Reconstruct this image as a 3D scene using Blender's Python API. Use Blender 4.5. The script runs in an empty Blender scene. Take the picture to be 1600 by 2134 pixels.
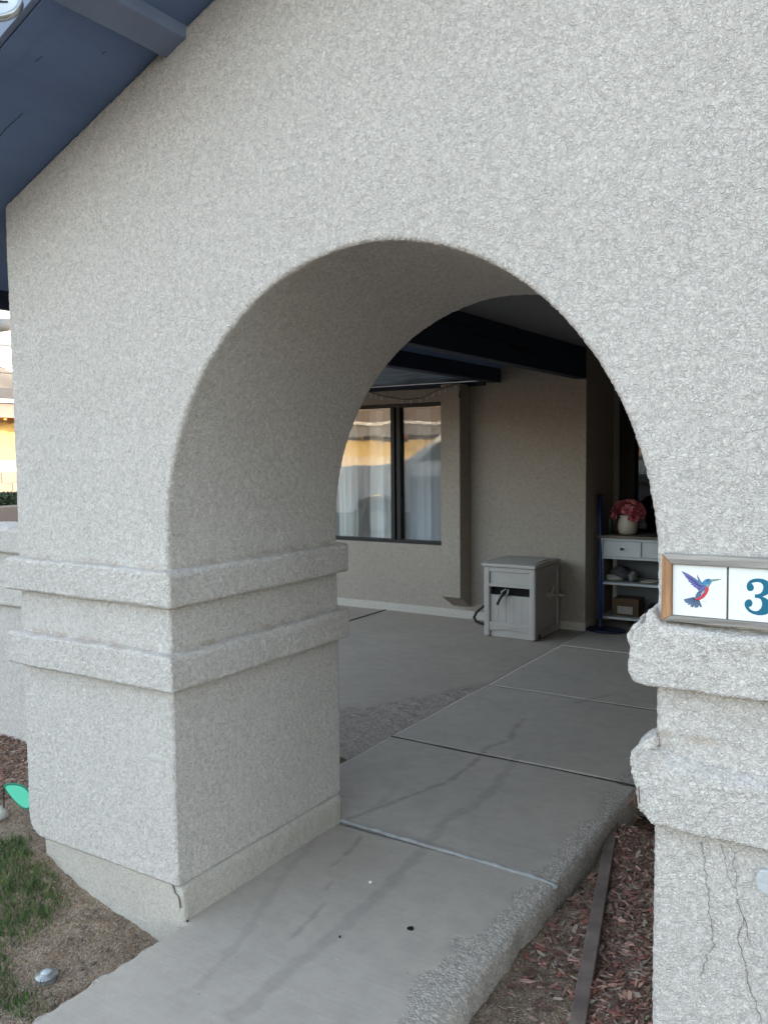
import bpy, bmesh, math, random
import numpy as np
from mathutils import Vector, Matrix
from mathutils.geometry import tessellate_polygon
random.seed(7); rng = np.random.default_rng(7)
S = bpy.context.scene
COL = S.collection

# ---------------------------------------------------------------- camera
def cam_rows(yaw, pitch, roll):
    cy, sy = math.cos(yaw), math.sin(yaw); cp, sp = math.cos(pitch), math.sin(pitch)
    f = Vector((sy*cp, cy*cp, sp)); r = Vector((cy, -sy, 0)); u = r.cross(f)
    c, s = math.cos(roll), math.sin(roll)
    return c*r + s*u, -s*r + c*u, f
cd = bpy.data.cameras.new('camera'); cam = bpy.data.objects.new('camera', cd); COL.objects.link(cam)
r_, u_, f_ = cam_rows(-.5684, -.0692, -.0104)
m3 = Matrix((r_, u_, -f_)).transposed()
cam.matrix_world = Matrix.Translation((1.9816, -1.8505, 1.5)) @ m3.to_4x4()
cd.sensor_fit = 'HORIZONTAL'; cd.sensor_width = 36; cd.lens = 36*1765.6/1600
cd.clip_start = .05; cd.clip_end = 3000
S.camera = cam
# ---------------------------------------------------------------- light
SUN_EL = math.radians(7); sd = Vector((.50, .866)).normalized()
W = bpy.data.worlds.new('World'); S.world = W; W.use_nodes = True
nt = W.node_tree; nt.nodes.clear()
o = nt.nodes.new('ShaderNodeOutputWorld'); bg = nt.nodes.new('ShaderNodeBackground'); sk = nt.nodes.new('ShaderNodeTexSky')
sk.sky_type = 'NISHITA'; sk.sun_disc = False; sk.sun_elevation = SUN_EL
sk.sun_rotation = math.atan2(sd.x, sd.y)
sk.air_density = 1.0; sk.dust_density = 1.5; sk.ozone_density = 1.1
bg.inputs[1].default_value = .15
hsn = nt.nodes.new('ShaderNodeHueSaturation'); hsn.inputs['Saturation'].default_value = .62; nt.links.new(sk.outputs[0], hsn.inputs['Color']); nt.links.new(hsn.outputs[0], bg.inputs[0]); nt.links.new(bg.outputs[0], o.inputs[0])
sl = bpy.data.lights.new('sun', 'SUN'); sl.energy = 2.0; sl.angle = math.radians(.53); sl.color = (1, .70, .40)
so = bpy.data.objects.new('sun', sl); COL.objects.link(so)
so.rotation_euler = Vector((sd.x*math.cos(SUN_EL), sd.y*math.cos(SUN_EL), math.sin(SUN_EL))).to_track_quat('Z', 'Y').to_euler()
S.view_settings.view_transform = 'Standard'; S.view_settings.look = 'None'
S.view_settings.gamma = 1; S.view_settings.use_curve_mapping = False
S.view_settings.exposure = 3.15
S.render.engine = 'CYCLES'
S.cycles.max_bounces = 8; S.cycles.diffuse_bounces = 5; S.cycles.use_denoising = True; S.cycles.caustics_reflective = False; S.cycles.caustics_refractive = False

# ---------------------------------------------------------------- materials
def mat(name, col, rough=.85, metal=0, spec=.3):
    m = bpy.data.materials.new(name); m.use_nodes = True
    b = m.node_tree.nodes['Principled BSDF']
    b.inputs['Base Color'].default_value = (*col, 1); b.inputs['Roughness'].default_value = rough
    b.inputs['Metallic'].default_value = metal; b.inputs['Specular IOR Level'].default_value = spec
    return m
class G:
    """small node-graph helper"""
    def __init__(s, m): s.m = m; s.t = m.node_tree; s.b = s.t.nodes['Principled BSDF']; s.out = s.t.nodes['Material Output']; s.tc = None
    def n(s, typ, **kw):
        k = s.t.nodes.new(typ)
        for a, v in kw.items(): setattr(k, a, v)
        return k
    def l(s, a, b): s.t.links.new(a, b)
    def co(s):
        if not s.tc: s.tc = s.n('ShaderNodeTexCoord')
        return s.tc.outputs['Object']
    def noise(s, scale, detail=3, rough=.55, vec=None, dist=0):
        k = s.n('ShaderNodeTexNoise'); k.inputs['Scale'].default_value = scale; k.inputs['Detail'].default_value = detail
        k.inputs['Roughness'].default_value = rough; k.inputs['Distortion'].default_value = dist
        s.l(vec or s.co(), k.inputs['Vector']); return k.outputs['Fac']
    def vor(s, scale, feat='F1', vec=None, rnd=1.0):
        k = s.n('ShaderNodeTexVoronoi', feature=feat); k.inputs['Scale'].default_value = scale; k.inputs['Randomness'].default_value = rnd
        s.l(vec or s.co(), k.inputs['Vector']); return k.outputs['Distance']
    def mr(s, x, a, b, c=0., d=1., smooth=False):
        k = s.n('ShaderNodeMapRange'); k.inputs[1].default_value = a; k.inputs[2].default_value = b; k.inputs[3].default_value = c; k.inputs[4].default_value = d
        if smooth: k.interpolation_type = 'SMOOTHSTEP'
        s.l(x, k.inputs[0]); return k.outputs[0]
    def ma(s, op, a, b=None):
        k = s.n('ShaderNodeMath', operation=op)
        for i, v in enumerate((a, b)):
            if v is None: continue
            if isinstance(v, (int, float)): k.inputs[i].default_value = v
            else: s.l(v, k.inputs[i])
        return k.outputs[0]
    def mix(s, f, a, b, mode='MIX'):
        k = s.n('ShaderNodeMix', data_type='RGBA', blend_type=mode)
        if isinstance(f, (int, float)): k.inputs[0].default_value = f
        else: s.l(f, k.inputs[0])
        for i, v in ((6, a), (7, b)):
            if isinstance(v, tuple): k.inputs[i].default_value = (*v, 1)
            else: s.l(v, k.inputs[i])
        return k.outputs[2]
    def attr(s, name):
        k = s.n('ShaderNodeAttribute'); k.attribute_name = name; return k.outputs['Fac']
    def bump(s, h, dist=.002, strength=1.0):
        k = s.n('ShaderNodeBump'); k.inputs['Distance'].default_value = dist; k.inputs['Strength'].default_value = strength
        s.l(h, k.inputs['Height']); s.l(k.outputs[0], s.b.inputs['Normal'])
    def disp(s, h, scale, mid=.5):
        k = s.n('ShaderNodeDisplacement'); k.inputs['Scale'].default_value = scale; k.inputs['Midlevel'].default_value = mid
        s.l(h, k.inputs['Height']); s.l(k.outputs[0], s.out.inputs['Displacement'])
        s.m.displacement_method = 'DISPLACEMENT'
    def vmul(s, v, vec):
        k = s.n('ShaderNodeVectorMath', operation='MULTIPLY'); s.l(v, k.inputs[0]); k.inputs[1].default_value = vec; return k.outputs[0]
    def sep(s, ax):
        k = s.n('ShaderNodeSeparateXYZ'); s.l(s.co(), k.inputs[0]); return k.outputs[ax]

def stucco(name, col, disp=True, scale=1.0, amp=.0045, ledges=(), bumpd=.0042):
    m = mat(name, col, .92, 0, .15); g = G(m)
    nz = g.n('ShaderNodeTexNoise'); nz.inputs['Scale'].default_value = 70*scale; nz.inputs['Detail'].default_value = 2; g.l(g.co(), nz.inputs['Vector'])
    sub = g.n('ShaderNodeVectorMath', operation='SUBTRACT'); g.l(nz.outputs['Color'], sub.inputs[0]); sub.inputs[1].default_value = (.5, .5, .5)
    sc = g.n('ShaderNodeVectorMath', operation='SCALE'); g.l(sub.outputs[0], sc.inputs[0]); sc.inputs['Scale'].default_value = .034/scale
    ad = g.n('ShaderNodeVectorMath', operation='ADD'); g.l(g.co(), ad.inputs[0]); g.l(sc.outputs[0], ad.inputs[1])
    v = ad.outputs[0]
    e = g.vor(88*scale, 'DISTANCE_TO_EDGE', v); e2 = g.vor(165*scale, 'DISTANCE_TO_EDGE', v)
    lump = g.mr(e, .0, .26, 0, 1, True); l2 = g.mr(e2, .0, .24, 0, 1, True)
    fine = g.noise(300*scale, 4, .7); med = g.noise(75*scale, 3, .6)
    worm = g.ma('ABSOLUTE', g.ma('SUBTRACT', g.noise(58*scale, 2, .5, dist=.6), .5)); wl = g.mr(worm, 0, .040, 0, 1, True)
    act = g.mr(g.noise(26*scale, 3, .6), .36, .56, .78, 1)      # trowel-smoothed spots between the rough ones
    h = g.ma('MULTIPLY', lump, .30)
    h = g.ma('ADD', h, g.ma('MULTIPLY', l2, .24)); h = g.ma('ADD', h, g.ma('MULTIPLY', wl, .22)); h = g.ma('ADD', h, g.ma('MULTIPLY', med, .16))
    h = g.ma('ADD', g.ma('MULTIPLY', g.ma('SUBTRACT', h, .62), act), .62)
    h = g.ma('ADD', h, g.ma('MULTIPLY', fine, .22))
    if disp: g.disp(h, amp, .6)
    g.bump(h, bumpd, 1.0)
    c0 = tuple(min(1, x*1.03) for x in col); c1 = tuple(x*.965 for x in col)
    c = g.mix(g.mr(g.noise(1.3, 3, .5), .35, .68), c0, c1)
    c = g.mix(g.mr(g.noise(150*scale, 3, .7), .46, .62, 0, .30), c, tuple(x*.62 for x in col))
    c = g.mix(g.mr(g.noise(270*scale, 1, .5, v), .55, .68, 0, .3), c, tuple(min(.9, x*1.18) for x in col))
    pit_shade = g.ma('SUBTRACT', 1.0, g.ma('MINIMUM', g.mr(e, .03, .15, 0, 1, True), g.mr(worm, .003, .022, 0, 1, True)))
    c = g.mix(g.ma('MULTIPLY', pit_shade, g.mr(g.noise(55*scale, 2, .6), .38, .58, .08, .46)), c, tuple(x*.40 for x in col))  # shade of the crevices mixed into the colour as dark lines
    if ledges:
        z = g.sep(2); tot = None
        for zl in ledges:
            a = g.mr(g.ma('ABSOLUTE', g.ma('SUBTRACT', z, zl)), .003, .014, 1, 0, True)
            tot = a if tot is None else g.ma('MAXIMUM', tot, a)
        tot = g.ma('MULTIPLY', tot, g.mr(g.noise(14, 3, .6), .42, .66, 0, .55))
        c = g.mix(tot, c, (col[0]*.62, col[1]*.50, col[2]*.42))
    # faint run-down streaks
    stk = g.mr(g.noise(7, 3, .6, g.vmul(g.co(), (1, 1, .10))), .58, .74, 0, .10)
    c = g.mix(stk, c, tuple(x*.62 for x in col))
    g.l(c, g.b.inputs['Base Color'])
    return m
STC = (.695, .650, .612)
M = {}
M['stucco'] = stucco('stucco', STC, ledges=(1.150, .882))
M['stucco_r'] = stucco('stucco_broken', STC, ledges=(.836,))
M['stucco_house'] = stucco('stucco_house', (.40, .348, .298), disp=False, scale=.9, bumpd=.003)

def concrete(name, base, warm, disp=False):
    m = mat(name, base, .8, 0, .25); g = G(m)
    n1 = g.noise(1.6, 5, .6); n2 = g.noise(12, 5, .65); br = g.noise(60, 3, .6, g.vmul(g.co(), (.10, 1.4, 1)))
    c = g.mix(g.mr(n1, .36, .66), base, warm)
    c = g.mix(g.mr(n2, .42, .75, 0, .42), c, tuple(x*.72 for x in base))
    c = g.mix(g.mr(g.noise(4.5, 4, .65), .50, .72, 0, .22), c, tuple(x*.66 for x in base))
    c = g.mix(g.mr(g.noise(150, 3, .7), .52, .66, 0, .22), c, tuple(x*.7 for x in base))
    c = g.mix(g.mr(br, .40, .62, .0, .10), c, tuple(min(1, x*1.45) for x in base))
    c = g.mix(g.mr(g.noise(420, 2, .6), .60, .70, 0, .25), c, tuple(x*.6 for x in base))
    fl_ = g.ma('MULTIPLY', g.mr(g.vor(26, 'F1'), .05, .09, 1, 0), g.mr(g.noise(3, 2, .5), .5, .62, 0, .8))
    c = g.mix(fl_, c, (.62, .60, .58))
    fd_ = g.ma('MULTIPLY', g.mr(g.vor(17, 'F1', g.vmul(g.co(), (1.3, 1, 1))), .04, .07, 1, 0), g.mr(g.noise(4.3, 2, .5), .52, .62, 0, .7))
    c = g.mix(fd_, c, (.12, .11, .10))
    st = g.attr('stain'); rg = g.attr('rough')
    agg = g.vor(115, 'F1'); aggc = g.n('ShaderNodeTexVoronoi'); aggc.inputs['Scale'].default_value = 115; g.l(g.co(), aggc.inputs['Vector'])
    hs = g.n('ShaderNodeSeparateXYZ'); g.l(aggc.outputs['Color'], hs.inputs[0])
    ac = g.mix(hs.outputs[0], tuple(x*.80 for x in base), tuple(min(1, x*1.30) for x in base))
    ac = g.mix(g.mr(agg, .46, .70, 0, .5), ac, tuple(x*.6 for x in base))
    rmask = g.mr(g.ma('ADD', rg, g.ma('MULTIPLY', g.ma('SUBTRACT', g.noise(30, 3, .6), .5), .45)), .34, .66)
    c = g.mix(rmask, c, ac)
    c = g.mix(g.ma('MULTIPLY', st, g.mr(g.noise(22, 4, .6), .25, .6, .25, .70)), c, (.12, .12, .12))
    g.l(c, g.b.inputs['Base Color'])
    h = g.ma('ADD', g.ma('MULTIPLY', br, .22), g.ma('MULTIPLY', g.noise(260, 3, .6), .22))
    h2 = g.ma('MULTIPLY', g.mr(agg, 0, .6, 1, 0), rmask)
    h = g.ma('ADD', h, g.ma('MULTIPLY', h2, 1.0))
    g.bump(h, .0022, .9)
    return m
M['path'] = concrete('path_concrete', (.40, .357, .315), (.445, .39, .34))
M['patio'] = concrete('patio_concrete', (.36, .31, .265), (.41, .355, .30))
def noisy(name, c0, c1, scale, rough=.8, bump=0, bs=None, metal=0, spec=.3, stretch=None, lo=.35, hi=.65):
    m = mat(name, c0, rough, metal, spec); g = G(m)
    v = g.vmul(g.co(), stretch) if stretch else g.co()
    g.l(g.mix(g.mr(g.noise(scale, 4, .6, v), lo, hi), c0, c1), g.b.inputs['Base Color'])
    if bump: g.bump(g.noise(bs or scale*3, 4, .6, v), bump, 1)
    return m
M['navy'] = noisy('navy_paint', (.130, .192, .345), (.098, .145, .268), 3.5, .6, .0022, 45, stretch=(1, .25, 1))
M['navy_light'] = noisy('navy_trim_paint', (.16, .20, .30), (.14, .175, .265), 5, .5, .0008, 40)
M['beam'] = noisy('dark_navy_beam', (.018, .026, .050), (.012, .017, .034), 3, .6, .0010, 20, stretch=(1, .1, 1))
M['ceiling'] = noisy('porch_ceiling', (.21, .21, .22), (.19, .19, .20), 2, .8)
M['frame'] = noisy('dark_bronze_frame', (.016, .013, .013), (.011, .010, .010), 8, .5)
M['seam'] = noisy('seam_dirt', (.07, .062, .055), (.04, .036, .033), 30, .95)
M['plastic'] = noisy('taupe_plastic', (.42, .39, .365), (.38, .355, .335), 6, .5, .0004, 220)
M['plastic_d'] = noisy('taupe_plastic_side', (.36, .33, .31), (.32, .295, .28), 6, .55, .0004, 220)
M['black'] = mat('black_rubber', (.012, .012, .013), .5)
M['dark'] = mat('dark_inside', (.006, .006, .007), .8)
M['white'] = noisy('white_furniture_paint', (.52, .54, .56), (.47, .49, .51), 5, .45)
M['top'] = noisy('worn_table_top', (.16, .135, .115), (.11, .092, .08), 6, .5, stretch=(1, 8, 1))
M['vase'] = noisy('cream_ceramic', (.52, .46, .39), (.44, .39, .33), 9, .35, .0015, 60)
M['petal'] = noisy('pink_petals', (.62, .20, .22), (.48, .11, .14), 40, .7)
M['petal2'] = noisy('light_pink_petals', (.72, .34, .33), (.60, .22, .24), 40, .7)
M['blue'] = noisy('blue_plastic', (.014, .045, .21), (.011, .03, .15), 5, .35)
M['blue_d'] = noisy('dark_blue_plastic', (.006, .012, .045), (.005, .009, .03), 5, .4)
M['cardboard'] = noisy('cardboard', (.12, .075, .045), (.09, .055, .035), 8, .85)
M['paper'] = mat('paper_label', (.33, .31, .28), .8)
M['grey_cloth'] = noisy('grey_cloth', (.10, .10, .10), (.05, .05, .055), 25, .9, .004, 40)
M['silver'] = noisy('brushed_metal', (.55, .56, .57), (.40, .42, .43), 30, .32, 0, metal=.9)
M['steel_edge'] = noisy('rusted_edging', (.21, .165, .145), (.13, .10, .088), 9, .7, .0015, 60)
M['rust'] = noisy('rust', (.12, .055, .03), (.05, .03, .02), 60, .8)
M['wood_grey'] = noisy('weathered_wood', (.42, .39, .36), (.20, .18, .165), 55, .8, .0015, 90, stretch=(.06, 1, 1), lo=.38, hi=.6)
M['wood_brown'] = noisy('warm_wood', (.56, .30, .15), (.28, .15, .08), 60, .75, .0015, 90, stretch=(1, 1, .06), lo=.36, hi=.62)
M['tile'] = mat('glazed_tile', (.82, .84, .84), .12, 0, .5)
M['grout'] = noisy('grey_grout', (.17, .17, .17), (.11, .11, .11), 200, .9)
M['teal'] = mat('teal_print', (.022, .145, .23), .15)
M['ink'] = mat('ink_line', (.02, .022, .04), .2)
M['b_blue'] = mat('bird_blue', (.07, .25, .42), .2)
M['b_violet'] = mat('bird_violet', (.16, .17, .42), .2)
M['b_red'] = mat('bird_red', (.62, .055, .075), .2)
M['b_grey'] = mat('bird_greyblue', (.13, .19, .30), .2)
M['b_white'] = mat('bird_white', (.62, .66, .68), .2)
M['b_green'] = mat('bird_green', (.33, .45, .36), .2)
M['mint'] = mat('mint_enamel', (.13, .62, .42), .35)
M['mint_d'] = mat('dark_mint_rim', (.035, .20, .13), .4)
def glassmat(name, ior, tint):
    m = bpy.data.materials.new(name); m.use_nodes = True; t = m.node_tree; t.nodes.clear()
    out = t.nodes.new('ShaderNodeOutputMaterial'); mx = t.nodes.new('ShaderNodeMixShader'); fr = t.nodes.new('ShaderNodeFresnel')
    tr = t.nodes.new('ShaderNodeBsdfTransparent'); gl = t.nodes.new('ShaderNodeBsdfGlossy'); bp = t.nodes.new('ShaderNodeBump'); nz = t.nodes.new('ShaderNodeTexNoise')
    tcn = t.nodes.new('ShaderNodeTexCoord')
    nz.inputs['Scale'].default_value = 2.2; nz.inputs['Detail'].default_value = 1; bp.inputs['Distance'].default_value = .0011
    t.links.new(tcn.outputs['Object'], nz.inputs['Vector']); t.links.new(nz.outputs['Fac'], bp.inputs['Height']); t.links.new(bp.outputs[0], gl.inputs['Normal'])
    gl.inputs['Roughness'].default_value = .0; tr.inputs['Color'].default_value = (*tint, 1); 
    ge = t.nodes.new('ShaderNodeNewGeometry'); mm1 = t.nodes.new('ShaderNodeMath'); mm1.operation = 'MULTIPLY_ADD'; mm1.inputs[1].default_value = -2; mm1.inputs[2].default_value = 1
    mm2 = t.nodes.new('ShaderNodeMath'); mm2.operation = 'POWER'; mm2.inputs[0].default_value = ior
    t.links.new(ge.outputs['Backfacing'], mm1.inputs[0]); t.links.new(mm1.outputs[0], mm2.inputs[1]); t.links.new(mm2.outputs[0], fr.inputs['IOR'])
    t.links.new(fr.outputs[0], mx.inputs[0]); t.links.new(tr.outputs[0], mx.inputs[1]); t.links.new(gl.outputs[0], mx.inputs[2]); t.links.new(mx.outputs[0], out.inputs[0])
    return m
M['glass'] = glassmat('window_glass', 1.75, (.98, .99, .99))
M['glass_s'] = glassmat('window_glass_screened', 1.6, (.84, .86, .88))
M['glass_dark'] = glassmat('entry_glass', 1.7, (.25, .28, .30))
M['blind'] = noisy('vinyl_blind', (.86, .87, .88), (.82, .83, .84), 3, .5)
M['room'] = mat('room_wall', (.5, .48, .45), .9)
M['bulb'] = mat('clear_bulb', (.55, .55, .52), .1, 0, .6)

# ---------------------------------------------------------------- mesh helpers
def link(name, me, m=None, parent=None, label=None, cat=None, group=None, kind=None, smooth=False):
    me.name = name
    ob = bpy.data.objects.new(name, me); COL.objects.link(ob)
    if m is not None:
        for mm in (m if isinstance(m, (list, tuple)) else [m]): me.materials.append(mm)
    if parent is not None: ob.parent = parent
    if label: ob['label'] = label
    if cat: ob['category'] = cat
    if group: ob['group'] = group
    if kind: ob['kind'] = kind
    if smooth: me.polygons.foreach_set('use_smooth', [True]*len(me.polygons))
    return ob
def thing(name, label, cat, loc=(0, 0, 0), rz=0, group=None):
    e = bpy.data.objects.new(name, None); COL.objects.link(e); e.location = loc; e.rotation_euler = (0, 0, rz); e.empty_display_size = .1
    e['label'] = label; e['category'] = cat
    if group: e['group'] = group
    return e
def fin(bm, bevel=0, seg=2, recalc=True):
    if recalc: bmesh.ops.recalc_face_normals(bm, faces=bm.faces)
    if bevel: bmesh.ops.bevel(bm, geom=list(bm.edges), offset=bevel, segments=seg, profile=.5, affect='EDGES', clamp_overlap=True)
    me = bpy.data.meshes.new('m'); bm.to_mesh(me); bm.free(); return me
def add_box(bm, a, b):
    x0, y0, z0 = a; x1, y1, z1 = b
    v = [bm.verts.new(p) for p in ((x0,y0,z0),(x1,y0,z0),(x1,y1,z0),(x0,y1,z0),(x0,y0,z1),(x1,y0,z1),(x1,y1,z1),(x0,y1,z1))]
    for f in ((3,2,1,0),(4,5,6,7),(0,1,5,4),(1,2,6,5),(2,3,7,6),(3,0,4,7)): bm.faces.new([v[i] for i in f])
def box(a, b, bevel=0, seg=2):
    bm = bmesh.new(); add_box(bm, a, b); return fin(bm, bevel, seg)
def add_prism(bm, pts, a0, a1, axis=1):
    """pts: polygon in the plane normal to axis; extruded a0..a1"""
    def P(p, a):
        return (p[0], a, p[1]) if axis == 1 else ((a, p[0], p[1]) if axis == 0 else (p[0], p[1], a))
    A = [bm.verts.new(P(p, a0)) for p in pts]; B = [bm.verts.new(P(p, a1)) for p in pts]
    n = len(pts); bm.faces.new(A); bm.faces.new(B[::-1])
    for i in range(n): bm.faces.new((A[i], B[i], B[(i+1) % n], A[(i+1) % n]))
def prism(pts, a0, a1, axis=1, bevel=0, seg=2):
    bm = bmesh.new(); add_prism(bm, pts, a0, a1, axis); return fin(bm, bevel, seg)
def add_tube(bm, pts, r, n=8, cap=True):
    pts = [Vector(p) for p in pts]; rings = []
    rs = r if isinstance(r, (list, tuple)) else [r]*len(pts)
    up = None
    for i, p in enumerate(pts):
        t = (pts[min(i+1, len(pts)-1)] - pts[max(i-1, 0)]).normalized()
        if up is None:
            up = Vector((0, 0, 1)) if abs(t.z) < .9 else Vector((1, 0, 0))
        s = t.cross(up).normalized(); up = s.cross(t).normalized()
        rings.append([bm.verts.new(p + rs[i]*(math.cos(2*math.pi*k/n)*s + math.sin(2*math.pi*k/n)*up)) for k in range(n)])
    for a, b in zip(rings, rings[1:]):
        for k in range(n): bm.faces.new((a[k], a[(k+1) % n], b[(k+1) % n], b[k]))
    if cap: bm.faces.new(rings[0][::-1]); bm.faces.new(rings[-1])
def tube(pts, r, n=8):
    bm = bmesh.new(); add_tube(bm, pts, r, n); return fin(bm)
def lathe(prof, n=32, c=(0, 0, 0)):
    bm = bmesh.new(); rings = []
    for r, z in prof:
        rings.append([bm.verts.new((c[0]+r*math.cos(2*math.pi*k/n), c[1]+r*math.sin(2*math.pi*k/n), c[2]+z)) for k in range(n)])
    for a, b in zip(rings, rings[1:]):
        for k in range(n): bm.faces.new((a[k], a[(k+1) % n], b[(k+1) % n], b[k]))
    bm.faces.new(rings[0][::-1]); bm.faces.new(rings[-1]); return fin(bm)
# smooth pseudo noise on numpy arrays
def mknoise(freq, k=14, dims=3, seed=0):
    r = np.random.default_rng(seed); d = r.normal(size=(k, dims)); d /= np.linalg.norm(d, axis=1)[:, None]
    d *= freq*r.uniform(.5, 1.6, (k, 1)); ph = r.uniform(0, 6.28, k)
    return lambda P: (np.sin(P @ d.T*6.283 + ph).sum(1))/math.sqrt(k)
def sst(x, a, b): t = np.clip((x-a)/(b-a), 0, 1); return t*t*(3-2*t)
def voxel(me, size, wob=.0, wobf=3.0, name='x', seed=1, bevel=0, edge=0, slope=None):
    ob = bpy.data.objects.new('tmp', me); COL.objects.link(ob)
    if bevel:
        bv = ob.modifiers.new('b', 'BEVEL'); bv.width = bevel; bv.segments = 3; bv.limit_method = 'ANGLE'; bv.angle_limit = .6
    rm = ob.modifiers.new('r', 'REMESH'); rm.mode = 'VOXEL'; rm.voxel_size = size; rm.use_smooth_shade = True
    dg = bpy.context.evaluated_depsgraph_get(); ev = ob.evaluated_get(dg)
    out = bpy.data.meshes.new_from_object(ev, depsgraph=dg)
    bpy.data.objects.remove(ob)
    if wob:
        n = len(out.vertices); P = np.empty(n*3, np.float32); out.vertices.foreach_get('co', P); P = P.reshape(-1, 3).astype(float)
        f = [mknoise(wobf, seed=seed+i) for i in range(3)]
        D = np.stack([g(P) for g in f], 1)*wob
        if edge:
            h = [mknoise(18, seed=seed+9+i) for i in range(3)]; D += np.stack([g(P) for g in h], 1)*edge
        if slope:      # weathered, outward-falling top of a ledge: (top z, drop, x limits of the pier)
            zt, dr, xa, xb = slope
            dist = np.maximum.reduce([np.clip(-P[:, 1], 0, 1), np.clip(P[:, 0]-xb, 0, 1), np.clip(xa-P[:, 0], 0, 1)])
            D[:, 2] -= dr*np.clip(dist/.034, 0, 1)*sst(P[:, 2], zt-.055, zt-.002)
        P += D; out.vertices.foreach_set('co', P.astype(np.float32).ravel()); out.update()
    out.polygons.foreach_set('use_smooth', [True]*len(out.polygons))
    return out

# ================================================================= ARCHED WALL
PW, PT, PA = .768, .903, 1.499
SL = .408
def roofz(x): return 2.378 + SL*(x+.769)
arch = thing('arched_wall', 'rough pale stucco wall pierced by a deep arch, walkway running through it', 'wall', (0, 0, 0))
XR = 2.35
pts = [(-PW+.06, .112), (-PW+.025, .128), (-PW+.006, .155), (-PW, .19), (-PW, roofz(-PW)), (XR, roofz(XR)), (XR, -.3), (PA, -.3)]
n = 40
pts.append((PA+.001, 1.0))
for i in range(n+1):
    a = math.pi*i/n; pts.append((.7493+.7515*math.cos(a), 1.237+.8035*math.sin(a)))
pts += [(0, 1.0), (0, .112)]
me = voxel(prism(pts, 0, PT), .0075, .0011, 2.2, seed=3, bevel=.007, edge=.0003)
link('wall', me, M['stucco'], arch)
# upper and lower bands round the left pier
for z0, z1, sd_ in ((1.024, 1.143, 5), (.758, .878, 15)):
    b = .036
    pr = [(-PW-b, z0), (PT*0+b, z0+.002), (b+.001, z1-.012), (b-.008, z1), (-PW-b+.01, z1), (-PW-b, z1-.01)]
    me = voxel(prism(pr, -b, PT+b*.8), .006, .0016, 2.4, seed=sd_, bevel=.009, edge=.0005, slope=(z1, .004, -PW, 0.0))
    link('band', me, M['stucco'], arch)
# bands of the right pier, broken at the arch side
up = [(1.459, .998), (1.447, 1.025), (1.451, 1.06), (1.455, 1.09), (1.458, 1.118), (1.470, 1.133), (1.484, 1.142), (1.482, 1.160), (1.492, 1.164), (1.505, 1.150), (1.515, 1.138), (1.60, 1.132), (2.40, 1.128), (2.40, .992), (1.500, .994)]
me = voxel(prism(up, -.036, .20), .0055, .0018, 4, seed=31, bevel=.004, edge=.0011, slope=(1.135, .009, 1.50, 9)); link('band', me, M['stucco_r'], arch, label='upper ledge band with a jagged broken end')
up2 = [(1.463, 1.0), (1.463, 1.125), (1.52, 1.132), (1.56, 1.0)]
me = voxel(prism(up2, .19, PT+.03), .010, .003, 4, seed=33, bevel=.01); link('band', me, M['stucco_r'], arch)
lo = [(1.500, .690), (1.488, .706), (1.474, .716), (1.470, .735), (1.463, .766), (1.456, .800), (1.458, .826), (1.473, .846), (1.493, .860), (1.51, .850), (1.60, .834), (2.40, .826), (2.40, .690)]
me = voxel(prism(lo, -.036, .22), .0055, .002, 4, seed=41, bevel=.004, edge=.0012, slope=(.835, .016, 1.50, 9)); link('band', me, M['stucco_r'], arch, label='lower ledge band with a crumbled corner and rusty mesh')
lo2 = [(1.463, .70), (1.463, .83), (1.52, .835), (1.56, .70)]
me = voxel(prism(lo2, .21, PT+.03), .010, .003, 4, seed=43, bevel=.01); link('band', me, M['stucco_r'], arch)
# crust flake on the upper broken band, lump above it
for (pp, y0, y1, s) in (([(1.4515, 1.045), (1.4455, 1.105), (1.462, 1.134), (1.474, 1.128), (1.460, 1.10), (1.461, 1.05)], -.030, .05, 51),
                        ([(1.452, .800), (1.456, .842), (1.480, .868), (1.502, .884), (1.506, .856), (1.478, .838), (1.466, .80)], -.024, .06, 53)):
    me = voxel(prism(pp, y0, y1), .004, .002, 9, seed=s, bevel=.004, edge=.002); link('broken_crust', me, M['stucco_r'], arch)
# footing under the left pier, with lip
ft = [(-.70, -.25), (.012, -.25), (.012, .100), (-.004, .116), (-.70, .116)]
me = voxel(prism(ft, .012, PT-.01), .008, .002, 3, seed=61, bevel=.01, edge=.001); M['footing'] = stucco('footing_plaster', (.56, .52, .465), disp=False, scale=1.3, bumpd=.002)
link('footing', me, M['footing'], arch)
# hairline cracks
def ribbon(ptsx, w, yface, jit=.003, seed=1):
    r = random.Random(seed); bm = bmesh.new(); dense = []
    for (x0, z0), (x1, z1) in zip(ptsx, ptsx[1:]):
        k = max(2, int(math.hypot(x1-x0, z1-z0)/.009))
        for i in range(k):
            t = i/k; dense.append((x0+(x1-x0)*t + r.uniform(-jit, jit), z0+(z1-z0)*t))
    dense.append(ptsx[-1]); prev = None
    for i, (x, z) in enumerate(dense):
        ww = w*r.uniform(.35, 1.0)*math.sin(math.pi*(i+.5)/len(dense))**.4
        a = [bm.verts.new(p) for p in ((x-ww/2, yface, z), (x+ww/2, yface, z), (x+ww/2, yface+.006, z), (x-ww/2, yface+.006, z))]
        if prev:
            for k in range(4): bm.faces.new((prev[k], prev[(k+1) % 4], a[(k+1) % 4], a[k]))
        prev = a
    return fin(bm)
M['crack'] = mat('crack_shadow', (.17, .155, .145), .95)
link('crack', ribbon([(1.662, .655), (1.668, .62), (1.672, .565), (1.684, .52), (1.678, .475), (1.690, .42), (1.705, .36), (1.725, .30)], .0010, -.0020, jit=.004, seed=2), M['crack'], arch)
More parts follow.
